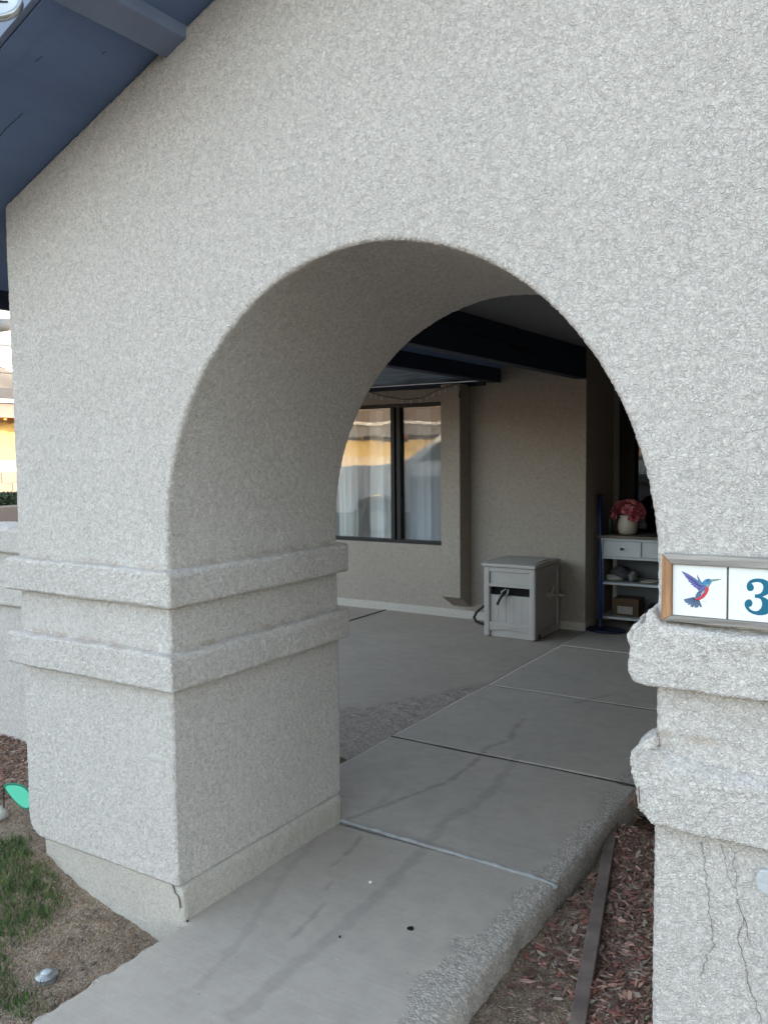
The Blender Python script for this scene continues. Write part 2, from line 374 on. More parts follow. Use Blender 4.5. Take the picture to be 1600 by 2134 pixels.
link('crack', ribbon([(1.600, .66), (1.609, .61), (1.614, .55), (1.62, .49), (1.628, .44), (1.612, .40), (1.60, .36)], .0007, -.0020, jit=.004, seed=3), M['crack'], arch)
link('crack', ribbon([(1.684, .52), (1.694, .50), (1.70, .46)], .0006, -.0020, jit=.003, seed=6), M['crack'], arch)
link('crack', ribbon([(1.640, .665), (1.648, .64), (1.655, .60), (1.670, .575)], .0006, -.0020, jit=.003, seed=7), M['crack'], arch)
link('crack', ribbon([(-.030, .118), (-.018, .092), (-.006, .085), (.002, .045)], .0032, .005, jit=.003, seed=4), M['crack'], arch)
# rusted lath ends sticking out of the break
bm = bmesh.new()
for p in ([(1.470, -.038, .765), (1.466, -.043, .742), (1.470, -.040, .722)], [(1.464, -.04, .742), (1.452, -.05, .728), (1.456, -.046, .722)], [(1.482, -.04, .700), (1.471, -.05, .709)], [(1.476, -.041, .77), (1.479, -.043, .735)]):
    add_tube(bm, p, .0012, 5)
link('rusty_lath', fin(bm), M['rust'], arch)
# small metal cover plate at the right edge
bm = bmesh.new(); add_prism(bm, [(1.712, .590), (1.709, .615), (1.716, .634), (1.74, .638), (1.765, .634), (1.765, .590), (1.738, .580)], -.012, .0)
pl = link('cover_plate', fin(bm, .004), noisy('painted_plate', (.50, .52, .53), (.42, .44, .46), 60, .6, .002, 90), None, 'small dull metal cover plate fixed low on the right stucco pier', 'cover plate')

# ================================================================= HOUSE SIGN
sg = thing('house_number_sign', 'wood framed tile sign with a hummingbird and the number 3 on the right pier', 'sign', (1.517, -.016, 1.139))
sg.rotation_euler = (0, math.radians(-.3), 0)
def L(x, z): return (x, z)
SW, SH, RW = .262, .142, .0205
y0, y1 = -.016, .012
def rail(p, m_, lab=None):
    link('rail', prism(p, y0, y1, 1, .0012, 2), m_, sg, lab)
rail([(0, .0), (RW, RW*.6), (RW, SH-RW), (0, SH)], M['wood_brown'], 'warm brown left rail of the frame')
rail([(SW, .0), (SW, SH), (SW-RW, SH-RW), (SW-RW, RW*.6)], M['wood_grey'])
rail([(0.0004, SH+.0004), (RW, SH-RW+.0004), (SW-RW, SH-RW+.0004), (SW, SH+.0004)], M['wood_grey'])
rail([(0.0004, -.0004), (SW, -.0004), (SW-RW, RW*.6-.0004), (RW, RW*.6-.0004)], M['wood_grey'])
link('backing', box((RW-.003, -.002, .006), (SW-RW+.003, .010, SH-.012)), M['grout'], sg)
T0, T1, ZB, ZT = RW+.0008, RW+.1078, RW*.6+.0006, SH-RW-.0006
for k in range(2):
    x0 = T0 + k*.1115
    t = link('tile', box((x0, -.008, ZB), (x0+.1075, -.002, ZT), .0008, 2), M['tile'], sg)
    if k == 0: tA = t
    else: tB = t
def uv(x, y):
    u = (x-128)/838; v = (y-268-.045*(x-128))/772
    return T0+.001+u*.1060, ZT-(ZT-ZB)*v
def flat(name, plist, m_, parent, lift, outline=None):
    bm = bmesh.new()
    for p in plist:
        q = [Vector((c[0], -.0081-lift, c[1])) for c in (uv(*c_) for c_ in p)]
        vs = [bm.verts.new(c) for c in q]
        for t in tessellate_polygon([q]):
            try: bm.faces.new([vs[i] for i in t])
            except ValueError: pass
    for f in bm.faces:
        f.normal_update()
        if f.normal.y > 0: f.normal_flip()
    me = bpy.data.meshes.new('p'); bm.to_mesh(me); bm.free()
    return link(name, me, m_, parent)
def grow(p, k):
    cx = sum(a for a, b in p)/len(p); cy = sum(b for a, b in p)/len(p)
    out = []
    n_ = len(p); A = sum(p[i][0]*p[(i+1) % n_][1]-p[(i+1) % n_][0]*p[i][1] for i in range(n_)); sgn = 1 if A > 0 else -1
    for i in range(n_):
        ax, ay = p[i-1]; bx, by = p[i]; cx_, cy_ = p[(i+1) % n_]
        n1 = Vector((by-ay, -(bx-ax))).normalized(); n2 = Vector((cy_-by, -(cx_-bx))).normalized(); nn = (n1+n2)
        nn = nn.normalized() if nn.length > .2 else n1
        out.append((bx+nn.x*k*sgn, by+nn.y*k*sgn))
    return out
wing = [(262, 373), (330, 402), (400, 438), (470, 478), (520, 515), (570, 548), (620, 575), (640, 600), (622, 640), (590, 660), (540, 662), (520, 640), (500, 622), (450, 600), (465, 590), (412, 575), (432, 562), (365, 520), (388, 515), (340, 470), (320, 440), (290, 405)]
wing2 = [(512, 425), (535, 470), (565, 520), (600, 555), (590, 575), (555, 550), (530, 500), (518, 460)]
head = [(600, 570), (598, 545), (625, 510), (665, 490), (705, 488), (735, 500), (740, 525), (715, 560), (690, 615), (650, 595)]
beak = [(732, 495), (770, 493), (905, 480), (840, 500), (745, 523), (738, 520)]
breast = [(650, 600), (690, 612), (692, 650), (665, 710), (620, 765), (560, 800), (505, 805), (480, 790), (470, 775), (540, 770), (590, 735), (630, 690), (645, 640)]
body = [(640, 605), (640, 660), (600, 720), (555, 765), (480, 785), (490, 730), (520, 685), (560, 662), (600, 655)]
chin = [(640, 590), (690, 560), (700, 560), (688, 612)]
tail = [(303, 803), (465, 762), (485, 790), (545, 800), (592, 905), (570, 912), (545, 880), (530, 915), (480, 920), (470, 885), (450, 915), (410, 908), (420, 870), (365, 885), (380, 855), (335, 850)]
bird = thing('x', 'x', 'x') if False else None
flat('bird_outline', [grow(wing, 5), ], M['ink'], tA, .0001)
flat('bird_outline', [grow(p, 5) for p in (wing2,)], M['ink'], tA, .00012)
flat('bird_outline', [grow(p, 5) for p in (head,)], M['ink'], tA, .00014)
flat('bird_outline', [grow(p, 4) for p in (beak,)], M['ink'], tA, .00011)
flat('bird_outline', [grow(p, 4) for p in (breast,)], M['ink'], tA, .00013)
flat('bird_outline', [grow(p, 4) for p in (tail,)], M['ink'], tA, .00009)
flat('bird_wing', [wing], M['b_violet'], tA, .00022); flat('bird_wing', [wing2], M['b_blue'], tA, .00024)
flat('bird_tail', [tail], M['b_grey'], tA, .00020); flat('bird_breast', [breast], M['b_red'], tA, .00026)
flat('bird_body', [body], M['b_grey'], tA, .00028); flat('bird_head', [head], M['b_blue'], tA, .00032); flat('bird_beak', [beak], M['b_green'], tA, .00030)
flat('bird_chin', [chin], M['b_green'], tA, .00036)
strk = []
def stroke(a, b, w):
    d = Vector((b[0]-a[0], b[1]-a[1])); nn = Vector((-d.y, d.x)).normalized()*w/2
    strk.append([(a[0]+nn.x, a[1]+nn.y), (b[0]+nn.x*.3, b[1]+nn.y*.3), (b[0]-nn.x*.3, b[1]-nn.y*.3), (a[0]-nn.x, a[1]-nn.y)])
for a, b in (((600, 640), (520, 615)), ((585, 610), (470, 570)), ((570, 590), (420, 535)), ((540, 565), (365, 480)), ((500, 535), (330, 440)), ((620, 605), (560, 585)), ((555, 640), (530, 628)), ((450, 505), (345, 425))): stroke(a, b, 9)
for a, b in (((475, 780), (325, 815)), ((478, 785), (350, 850)), ((482, 790), (395, 880)), ((490, 795), (435, 910)), ((505, 800), (485, 915)), ((525, 800), (525, 905)), ((535, 800), (570, 905))): stroke(a, b, 8)
for a, b in (((520, 700), (590, 690)), ((505, 730), (570, 725)), ((540, 680), (600, 672)), ((640, 610), (600, 680)), ((500, 760), (545, 745)), ((555, 740), (580, 705)), ((650, 600), (700, 575)), ((755, 508), (880, 487))): stroke(a, b, 7)
for i, q in enumerate(strk): pass
flat('bird_feather_lines', strk, M['ink'], tA, .00042)
white = [(632, 650), (605, 700), (570, 740), (580, 715), (600, 680)]
flat('bird_body_white', [white], M['b_white'], tA, .00038)
eye = [(678+16*math.cos(t), 512+16*math.sin(t)) for t in np.linspace(0, 6.283, 14)[:-1]]
eye2 = [(678+9*math.cos(t), 512+9*math.sin(t)) for t in np.linspace(0, 6.283, 12)[:-1]]
flat('bird_eye', [eye], M['ink'], tA, .00040); flat('bird_eye', [eye2], M['b_blue'], tA, .00048)
strk = []
for a, b in (((605, 822), (622, 820)), ((612, 820), (612, 838)), ((622, 832), (630, 826)), ((630, 826), (636, 836)), ((645, 834), (655, 826)), ((655, 820), (657, 838)), ((662, 834), (670, 828)), ((670, 828), (677, 838))): stroke(a, b, 4)
flat('signature', strk, M['ink'], tA, .0003)
three = [(1272, 590), (1278, 548), (1300, 515), (1335, 488), (1390, 472), (1450, 467), (1520, 475), (1580, 500), (1625, 545), (1642, 600), (1625, 655), (1590, 692), (1550, 714), (1508, 730), (1555, 746), (1610, 785), (1645, 840), (1648, 895), (1620, 950), (1570, 985), (1510, 1000), (1440, 1001), (1370, 985), (1310, 955), (1265, 905), (1245, 860), (1248, 825), (1263, 795), (1293, 774), (1328, 774), (1355, 797), (1366, 832), (1352, 868), (1325, 884), (1306, 886), (1328, 915), (1368, 937), (1410, 945), (1452, 934), (1488, 900), (1506, 850), (1500, 800), (1480, 765), (1450, 752), (1396, 750), (1396, 700), (1440, 697), (1482, 682), (1508, 648), (1521, 600), (1511, 557), (1482, 528), (1432, 518), (1380, 525), (1342, 540), (1366, 560), (1383, 598), (1375, 632), (1348, 652), (1310, 653), (1284, 634)]
def uv(x, y, _T=T0):
    u = (x-128)/838; v = (y-268-.045*(x-128))/772
    return _T+.001+u*.1060, ZT-(ZT-ZB)*v
flat('number', [three], M['teal'], tB, .0003)

# ================================================================= HOUSE
YH = 4.964
house = thing('stucco_house', 'beige stucco house with navy beams and a dark framed window behind the arch', 'house', (0, 0, 0))
def hpart(name, me, m_, lab=None): return link(name, me, m_, house, lab)
WX0, WX1, WZ0, WZ1 = -3.9, -1.66, .647, 1.965
bm = bmesh.new()
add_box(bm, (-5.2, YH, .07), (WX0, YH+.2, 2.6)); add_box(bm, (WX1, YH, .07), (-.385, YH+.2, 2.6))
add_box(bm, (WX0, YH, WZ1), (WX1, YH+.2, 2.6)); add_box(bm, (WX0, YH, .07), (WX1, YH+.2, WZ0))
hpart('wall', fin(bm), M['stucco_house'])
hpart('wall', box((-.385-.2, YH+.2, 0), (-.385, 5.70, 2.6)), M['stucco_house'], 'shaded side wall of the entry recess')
hpart('wall', box((-5.2, YH+.2, -.3), (-5.0, 14, 2.6)), M['stucco_house'])  # unseen outer walls down to the baseboard, added to block low sun
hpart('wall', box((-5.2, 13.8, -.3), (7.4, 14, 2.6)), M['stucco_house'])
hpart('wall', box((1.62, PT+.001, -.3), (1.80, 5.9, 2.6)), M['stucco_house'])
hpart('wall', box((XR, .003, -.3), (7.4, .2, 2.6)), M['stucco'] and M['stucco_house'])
hpart('wall', box((7.2, .2, -.3), (7.4, 13.8, 2.6)), M['stucco_house'])
hpart('baseboard', box((-5.2, YH-.022, -.12), (-.375, YH+.19, .072), .006), M['footing'], 'low concrete plinth along the foot of the wall')
# pier chase beside the window with a sloped foot
hpart('pilaster', prism([(YH, .10), (YH-.03, .12), (YH-.205, .215), (YH-.205, 2.10), (YH, 2.10)], -1.638, -1.448, 0, .006), M['stucco_house'], 'narrow stucco chase beside the window, stopping short of the floor')
# entry back wall with dark door glazing
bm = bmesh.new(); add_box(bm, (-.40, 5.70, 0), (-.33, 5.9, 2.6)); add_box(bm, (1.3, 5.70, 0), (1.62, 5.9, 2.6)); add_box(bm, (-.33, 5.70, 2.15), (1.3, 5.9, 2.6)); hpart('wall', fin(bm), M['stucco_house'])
ef = hpart('entry_window', box((-.33, 5.69, 0), (-.20, 5.78, 2.15), .004), M['frame'])
bm = bmesh.new(); add_box(bm, (1.22, 5.69, 0), (1.3, 5.78, 2.15)); add_box(bm, (-.20, 5.69, 2.05), (1.22, 5.78, 2.15)); add_box(bm, (-.20, 5.69, 0), (1.22, 5.78, .12)); add_box(bm, (.50, 5.69, .12), (.56, 5.78, 2.05)); link('frame', fin(bm), M['frame'], ef)
link('pane', box((-.20, 5.73, .12), (.50, 5.736, 2.05)), M['glass_dark'], ef); link('pane', box((.56, 5.73, .12), (1.22, 5.736, 2.05)), M['glass_dark'], ef)
M['curtain'] = noisy('dark_shade', (.035, .045, .045), (.025, .032, .032), 2, .8, 0, stretch=(.1, .1, 1))
bm = bmesh.new()
for k in range(26): add_box(bm, (-.2, 5.80, .12+k*.075), (1.3, 5.806+.006*(k % 2), .19+k*.075))
link('shade', fin(bm), M['curtain'], ef)
hpart('room_wall', box((-.58, 5.903, 0), (1.79, 5.96, 2.62)), M['room'])  # added behind the shade to stop sun leaking into the entry
hpart('ceiling', box((-1.26, PT+.002, 2.345), (1.62, 5.7, 2.40)), M['ceiling'])
# beams
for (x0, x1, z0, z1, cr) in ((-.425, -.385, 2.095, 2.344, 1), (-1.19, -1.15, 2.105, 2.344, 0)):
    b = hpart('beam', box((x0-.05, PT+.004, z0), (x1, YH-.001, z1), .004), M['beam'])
bm = bmesh.new()
for a in ([(2.0, 2.285), (2.5, 2.270), (2.9, 2.262)], [(2.9, 2.235), (3.4, 2.222), (3.75, 2.195), (4.3, 2.20)]):
    for (ya, za), (yb, zb) in zip(a, a[1:]): add_box(bm, (-.3852, ya, min(za, zb)-.001), (-.3842, yb, max(za, zb)+.001))
link('split', fin(bm), M['dark'], [c for c in house.children if c.name == 'beam'][0])
# --- window
wn = thing('w', 'w', 'w') if False else None
win = hpart('window', None or box((WX0, YH+.03, WZ0), (WX0+.05, YH+.10, WZ1)), M['frame'], 'wide dark framed window reflecting golden light')
def wp(name, me, m_, lab=None): return link(name, me, m_, win, lab)
bm = bmesh.new()
add_box(bm, (WX0+.05, YH+.03, WZ1-.035), (WX1, YH+.10, WZ1)); add_box(bm, (WX0+.05, YH+.03, WZ0), (WX1, YH+.10, WZ0+.032)); add_box(bm, (WX1-.02, YH+.032, WZ0+.032), (WX1, YH+.10, WZ1-.035))
wp('frame', fin(bm, .003), M['frame'])
wp('mullion', box((-2.305, YH+.022, WZ0+.032), (-2.262, YH+.09, WZ1-.035), .004), M['frame'])
wp('mullion', box((-2.250, YH+.034, WZ0+.032), (-2.205, YH+.10, WZ1-.035), .004), M['frame'])
wp('pane', box((WX0+.05, YH+.060, WZ0+.03), (-2.30, YH+.064, WZ1-.03)), M['glass'])
wp('pane', box((-2.21, YH+.072, WZ0+.03), (WX1-.018, YH+.076, WZ1-.03)), M['glass_s'], 'darker screened half of the window')
wp('sill', box((WX0, YH+.001, WZ0-.012), (WX1, YH+.11, WZ0-.001), .003), M['stucco_house'])
# room behind
bm = bmesh.new(); add_box(bm, (-4.9, 6.4, 0), (-.6, 6.45, 2.6)); hpart('room_wall', fin(bm), M['room'])
hpart('room_ceiling', box((-4.95, YH+.201, 2.45), (-.6, 6.4, 2.5)), M['room'])
hpart('room_floor', box((-4.95, YH+.201, -.02), (-.6, 6.4, .02)), M['room'])
# vertical blinds
vb = thing('vertical_blind', 'pale vertical blind hanging closed behind the large window', 'blind', (-2.8, YH+.125, 1.3))
link('headrail', box((-1.08, -.02, .62), (1.16, .02, .66)), M['white'], vb)
slat = None; k = 0; x = -1.05
while x < 1.12:
    bm = bmesh.new(); N = 5
    for zz in (-.645, .615):
        pass
    rows = [[bm.verts.new((-.0365+.073*i/N, .004*math.sin(math.pi*i/N), zz)) for i in range(N+1)] for zz in (-.645, .615)]
    for i in range(N): bm.faces.new((rows[0][i], rows[0][i+1], rows[1][i+1], rows[1][i]))
    if slat is None:
        bmesh.ops.solidify(bm, geom=bm.faces[:], thickness=.0012)
        slat = fin(bm); slat.materials.append(M['blind'])
        for p in slat.polygons: p.use_smooth = False
    else: bm.free()
    ob = bpy.data.objects.new('slat', slat); COL.objects.link(ob); ob.parent = vb; ob.location = (x, 0, 0)
    ob.rotation_euler = (random.uniform(-.004, .004), random.uniform(-.002, .002), math.radians(6+random.uniform(-1.2, 1.2)))
    x += .0755; k += 1

# ---- roof
RX = 3.25; RZ = roofz(RX); RY0 = -.385; EX = -1.24
roof = hpart('roof', prism([(EX, roofz(EX)), (RX, RZ), (RX, RZ+.034), (EX, roofz(EX)+.034)], RY0, 14.5), M['navy'], 'navy painted overhanging roof slope')
hpart('roof', prism([(RX, RZ), (8.2, roofz(RX)-SL*(8.2-RX)), (8.2, roofz(RX)-SL*(8.2-RX)+.034), (RX, RZ+.034)], RY0, 14.5), M['navy'])
M['shingle'] = noisy('roof_shingle', (.13, .12, .11), (.09, .085, .08), 30, .9)
hpart('roof_covering', prism([(EX+.10, roofz(EX+.10)+.036), (RX, RZ+.036), (8.1, roofz(RX)-SL*(8.1-RX)+.036), (8.1, roofz(RX)-SL*(8.1-RX)+.046), (RX, RZ+.046), (EX+.10, roofz(EX+.10)+.046)], RY0+.10, 14.6), M['shingle'])
# rake fascia board
hpart('fascia', prism([(EX-.02, roofz(EX)-.006), (RX, RZ-.003), (RX, RZ+.036), (EX-.02, roofz(EX)+.033)], RY0-.02, RY0-.0005, 1, .002), M['navy_light'], 'lighter navy board along the sloping roof edge')
hpart('fascia', box((EX-.035, RY0, roofz(EX)-.075), (EX-.0005, 14.4, roofz(EX)+.03), .002), M['beam'], 'dark board along the low roof edge')
# soffit seam strip near the fascia
sc_ = [(EX, roofz(EX)-.006), (RX, RZ-.006), (RX, RZ+.002), (EX, roofz(EX)+.002)]
hpart('soffit_trim', prism(sc_, RY0, RY0+.058, 1, 0), M['navy'])
# weather splits in the soffit board
for ln in ([(.05, -.341), (.022, -.341), (-.001, -.350), (-.033, -.349), (-.087, -.348), (-.14, -.349)], [(-.177, -.282), (-.152, -.276)], [(-.066, -.139), (-.051, -.138)], [(-.52, -.20), (-.44, -.205), (-.36, -.198)]):
    bm = bmesh.new()
    for (xa, ya), (xb, yb) in zip(ln, ln[1:]):
        vs = [bm.verts.new((x_, y_, roofz(x_)-.0012)) for x_, y_ in ((xa, ya-.0012), (xb, yb-.0012), (xb, yb+.0012), (xa, ya+.0012))]; bm.faces.new(vs)
    link('split', fin(bm), M['dark'], roof)
# lookout block
for xc, in ((.092,), (1.25,), (2.4,)):
    hpart('lookout', prism([(xc-.043, roofz(xc-.043)-.036), (xc+.043, roofz(xc+.043)-.036), (xc+.043, roofz(xc+.043)+.01), (xc-.043, roofz(xc-.043)+.01)], RY0+.0005, .05, 1, .003), M['navy_light'] if xc < .5 else M['navy'])
# closing infill above house wall to the roof
hpart('gable_wall', prism([(-1.2, 2.40), (7.2, 2.40), (7.2, 2.6), (RX, RZ-.01), (-1.1, roofz(-1.1)-.01)], 5.9, 6.0), M['stucco_house'])
hpart('roof', prism([(-5.5, 2.55), (-1.2, 2.55), (-1.2, 2.70), (-5.5, 2.62)], YH-.45, 14.3), M['shingle'])

# corrugated patio cover
pc = thing('patio_cover', 'shiny corrugated sheet cover beside the house wall, seen from beneath', 'patio cover', (-3.2, 4.0, 2.135))
M['corr'] = noisy('galvanised_sheet', (.30, .34, .40), (.14, .17, .22), 5, .28, 0, metal=.75, stretch=(.3, 2, 1))
def corr(x0, x1, y0, y1, nw):
    bm = bmesh.new(); ny = nw*6; prev = None
    for i in range(ny+1):
        y = y0+(y1-y0)*i/ny; z = .012*math.sin(i/6*2*math.pi)
        a = [bm.verts.new((x, y, z+.10*abs((x-x0)/(x1-x0))*.0+zz)) for zz in (0, .0015) for x in (x0, x1)]
        if prev:
            bm.faces.new((prev[0], prev[1], a[1], a[0])); bm.faces.new((prev[2], a[2], a[3], prev[3]))
        prev = a
    return fin(bm)
for j in range(2):
    ob = link('sheet', corr(-1.95, 1.92, -.95+.93*j, -.0+.93*j, 12), M['corr'], pc); ob.location = (0, 0, .0+.006*j); 
    for p in ob.data.polygons: p.use_smooth = True
link('batten', box((-1.95, .92, -.05), (1.91, .955, -.013), .003), M['beam'], pc)
link('batten', box((-1.95, -.96, -.05), (1.91, -.92, -.013), .003), M['beam'], pc)
for xx, yy in ((-1.9, -.92), (-1.9, .85)): link('post', box((xx-.04, yy-.04, -2.08), (xx+.04, yy+.04, -.012), .003), M['beam'], pc)

# string lights
stl = thing('string_lights', 'thin black string of small unlit bulbs sagging above the window', 'string lights', (-2.0, 4.80, 2.0))
pw = [(-2.75, 4.80, 2.095), (-2.50, 4.80, 2.095), (-2.384, 4.80, 2.065), (-2.253, 4.80, 2.025), (-2.02, 4.80, 1.985), (-1.844, 4.80, 1.994), (-1.68, 4.75, 2.045), (-1.56, 4.745, 2.076), (-1.46, 4.745, 2.095)]
dn = []
for a, b in zip(pw, pw[1:]):
    for i in range(6): dn.append(Vector(a).lerp(Vector(b), i/6))
dn.append(Vector(pw[-1]))
link('wire', tube([p-Vector((-2.0, 4.80, 2.0)) for p in dn], .0035, 5), M['black'], stl)
bl = lathe([(.002, .012), (.006, .004), (.0075, -.012), (.005, -.028), (.001, -.034)], 8); bl.materials.append(M['bulb'])
for i in range(2, len(dn), 3):
    ob = bpy.data.objects.new('bulb', bl); COL.objects.link(ob); ob.parent = stl; ob.location = dn[i]-Vector((-2.0, 4.80, 2.0))+Vector((0, 0, -.012)); ob.rotation_euler = (random.uniform(-.4, .4), random.uniform(-.4, .4), 0)
hk = link('hook', tube([(-1.44, 4.75, 2.03), (-1.44, 4.735, 2.0), (-1.44, 4.745, 1.975), (-1.44, 4.76, 1.985)], .006, 6), M['black'], None, 'small dark hook on the corner of the stucco chase', 'hook')

# ================================================================= PATH, PATIO, GROUND
def hf(name, xs, ys, fz, m_, parent=None, skirt=.14, attrs=None, edgefn=None, **kw):
    X, Y = np.meshgrid(xs, ys, indexing='ij'); X = X.copy(); Y = Y.copy()
    if edgefn: X, Y = edgefn(X, Y)
    Z = fz(X, Y); nx, ny = X.shape
    V = np.stack([X.ravel(), Y.ravel(), Z.ravel()], 1)
    idx = np.arange(nx*ny).reshape(nx, ny)
    F = np.stack([idx[:-1, :-1].ravel(), idx[1:, :-1].ravel(), idx[1:, 1:].ravel(), idx[:-1, 1:].ravel()], 1)
    if skirt:
        loop = np.concatenate([idx[:, 0], idx[-1, 1:], idx[-2::-1, -1], idx[0, -2:0:-1]])
        B = V[loop].copy(); B[:, 2] = -skirt; b0 = len(V); V = np.concatenate([V, B]); n_ = len(loop)
        a = loop; c = b0+np.arange(n_); F = np.concatenate([F, np.stack([a, c, np.roll(c, -1), np.roll(a, -1)], 1)])
    me = bpy.data.meshes.new(name); me.from_pydata(V.tolist(), [], F.tolist())
    for nm, fn in (attrs or {}).items():
        at = me.attributes.new(nm, 'FLOAT', 'POINT'); at.data.foreach_set('value', np.clip(fn(V[:, 0], V[:, 1]), 0, 1).astype(np.float32))
    me.update()
    return link(name, me, m_, parent, smooth=True, **kw)
nA = mknoise(1.2, dims=2, seed=101); nB = mknoise(9, dims=2, seed=102); nC = mknoise(45, k=30, dims=2, seed=103); nD = mknoise(4, dims=2, seed=104)
def P2(X, Y): return np.stack([X.ravel(), Y.ravel()], 1)
def ev(n_, X, Y): return n_(P2(X, Y)).reshape(X.shape)
# stains measured along the walkway: (points, half width, strength)
STN = [([(.40,3.25),(.30,3.05),(.27,2.95)], .022, .5),
 ([(.115,2.52),(.145,2.30),(.20,2.15),(.14,1.98),(.18,1.75),(.185,1.50),(.15,1.35),(.06,1.05),(.02,.93)], .013, .75),
 ([(.33,1.95),(.36,1.72),(.40,1.5),(.40,1.28),(.37,1.1),(.42,.86),(.44,.62),(.45,.54),(.46,.35),(.465,.15),(.46,0),(.47,-.25)], .026, .42),
 ([(.14,.86),(.18,.74),(.20,.62),(.20,.56)], .009, .7), ([(.26,.50),(.28,.42)], .007, .6),
 ([(.0,.72),(.05,.6),(.08,.45),(.13,.32),(.17,.2),(.22,.08),(.25,-.02),(.29,-.2)], .016, .30),
 ([(.33,.34),(.35,.22),(.36,.12)], .009, .65), ([(.0,1.35),(.05,1.15),(.06,1.0)], .014, .3)]
def stain(x, y):
    o_ = np.zeros_like(x); wob = .006*nB(np.stack([x, y], 1))
    for ps, w, s in STN:
        d = np.full_like(x, 9.)
        for (ax, ay), (bx, by) in zip(ps, ps[1:]):
            t = np.clip(((x-ax)*(bx-ax)+(y-ay)*(by-ay))/((bx-ax)**2+(by-ay)**2), 0, 1)
            d = np.minimum(d, np.hypot(x-ax-t*(bx-ax), y-ay-t*(by-ay)))
        o_ = np.maximum(o_, s*(1-sst(d+wob, w*.5, w*1.3)))
    return o_*.80
def rough_path(x, y):
    q = np.stack([x, y], 1); e = .845+.012*nB(q)+.022*nD(q)-.03*(y < .4)
    r = sst(x, e-.02, e+.03)*(1-sst(y, 1.9, 2.4))
    r2 = (1-sst(x, -.0, .045+.012*nB(q)))*(y < .0)         # left crumbled edge in front of the pier
    jj = np.exp(-((y-1.885)/.022)**2)*.55 + np.exp(-((y-.878)/.018)**2)*.5
    return np.maximum(np.maximum(r, r2), jj*(.6+.4*nB(q)))
def path_z(X, Y):
    x, y = X.ravel(), Y.ravel(); q = np.stack([x, y], 1); r = rough_path(x, y)
    z = .0015*nA(q) - r*(.003+.0008*nC(q)+.0008*nB(q))
    z -= .016*sst(x, .925, .950)*(1-sst(y, 1.9, 2.4)) + .02*(1-sst(x, .0, .03))*(y < 0)
    return z.reshape(X.shape)
def edge_path(X, Y):
    x = X.copy(); right = sst(X, .90, .945); X = X + right*(.0015*ev(nB, X, Y)+.004*ev(nD, X, Y))
    left = (1-sst(X, 0, .03))*(Y < -.02); X = X - left*(.010+.010*ev(nB, X, Y)); return X, Y
path = bpy.data.objects.new('path', None); COL.objects.link(path); path['kind'] = 'structure'; path['label'] = 'grey concrete walkway running through the arch'
at = {'rough': rough_path, 'stain': stain}
gp = .004
hf('slab', np.arange(.004, .950, .0085), np.arange(-.75, .868, .0085), path_z, M['path'], path, attrs=at, edgefn=edge_path)
hf('slab', np.arange(.004, .950, .04), np.arange(-5.5, -.745, .04), path_z, M['path'], path, attrs=at, edgefn=edge_path)
hf('slab', np.arange(-.365, .950, .0085), np.arange(.888, 1.872, .0085), path_z, M['path'], path, attrs=at, edgefn=edge_path)
hf('slab', np.append(np.arange(-.365, 1.60, .014), 1.6), np.append(np.arange(1.888, 3.035, .014), 3.038), path_z, M['path'], path, attrs=at)
hf('slab', np.append(np.arange(-.365, 1.60, .02), 1.6), np.append(np.arange(3.050, 4.325, .02), 4.326), path_z, M['path'], path, attrs=at)
hf('slab', np.append(np.arange(-.365, 1.60, .02), 1.6), np.append(np.arange(4.336, 5.69, .03), 5.69), path_z, M['path'], path, attrs=at)
# sealing strips / joint filler
bm = bmesh.new()
P_ = [(-.02+.97*i/40, .888-.026*i/40+.0008*math.sin(i*1.7), .0015+.0012*math.sin(i*.9)-.010*max(0, (i-36)/4)) for i in range(41)]
add_tube(bm, P_, [.0090+.0008*math.sin(i*1.3) for i in range(41)], 8)
M['joint'] = noisy('joint_mortar', (.33, .335, .335), (.24, .245, .25), 30, .6, .002, 120)
link('joint_strip', fin(bm), M['joint'], path, 'pale rounded sealing strip across the walkway', smooth=True)
link('joint_strip', tube([(-.36+1.29*i/30, 1.880+.0015*math.sin(i), -.0075) for i in range(31)], .0075, 6), M['seam'], path)
link('joint_strip', tube([(-.3695, .96+4.7*i/30, -.0085) for i in range(31)], .0065, 6), M['seam'], path)
link('joint_strip', tube([(-.36+1.96*i/30, 3.044, -.0075) for i in range(31)], .0060, 6), M['seam'], path)
link('joint_strip', tube([(-.36+1.96*i/30, 4.331, -.0065) for i in range(31)], .0050, 6), M['seam'], path)
# patio slab
def rough_pat(x, y):
    q = np.stack([x, y], 1); wdt = np.interp(y, [1.2, 2.1, 2.5, 2.8, 3.12], [.9, .50, .26, .14, .0])
    return (1-sst(-.37-x, wdt-.03+.02*nD(q), wdt+.05+.02*nD(q)))*(y < 3.15)*(1-sst(y, 3.0, 3.15))
def pat_z(X, Y):
    x, y = X.ravel(), Y.ravel(); q = np.stack([x, y], 1); r = rough_pat(x, y)
    z = .002*nA(q)-.004 - r*(.005+.0022*nC(q)+.003*nB(q)) - .05*(1-sst(y, 1.45, 1.85))*r
    return z.reshape(X.shape)
patio = bpy.data.objects.new('patio', None); COL.objects.link(patio); patio['kind'] = 'structure'; patio['label'] = 'brownish concrete patio slab beside the walkway'
z0f = lambda x, y: 0*x
xp = np.concatenate([np.arange(-5.2, -1.6, .08), np.arange(-1.6, -.374, .012), [-.374]]); yp = np.concatenate([np.arange(1.46, 3.3, .012), np.arange(3.3, 4.95, .06), [4.962]])
hf('slab', xp, yp, pat_z, M['patio'], patio, attrs={'rough': rough_pat, 'stain': z0f}, edgefn=lambda X, Y: (X, Y+(1-sst(Y, 1.46, 1.6))*(.02*ev(nB, X, Y)+.015*ev(nD, X, Y))))
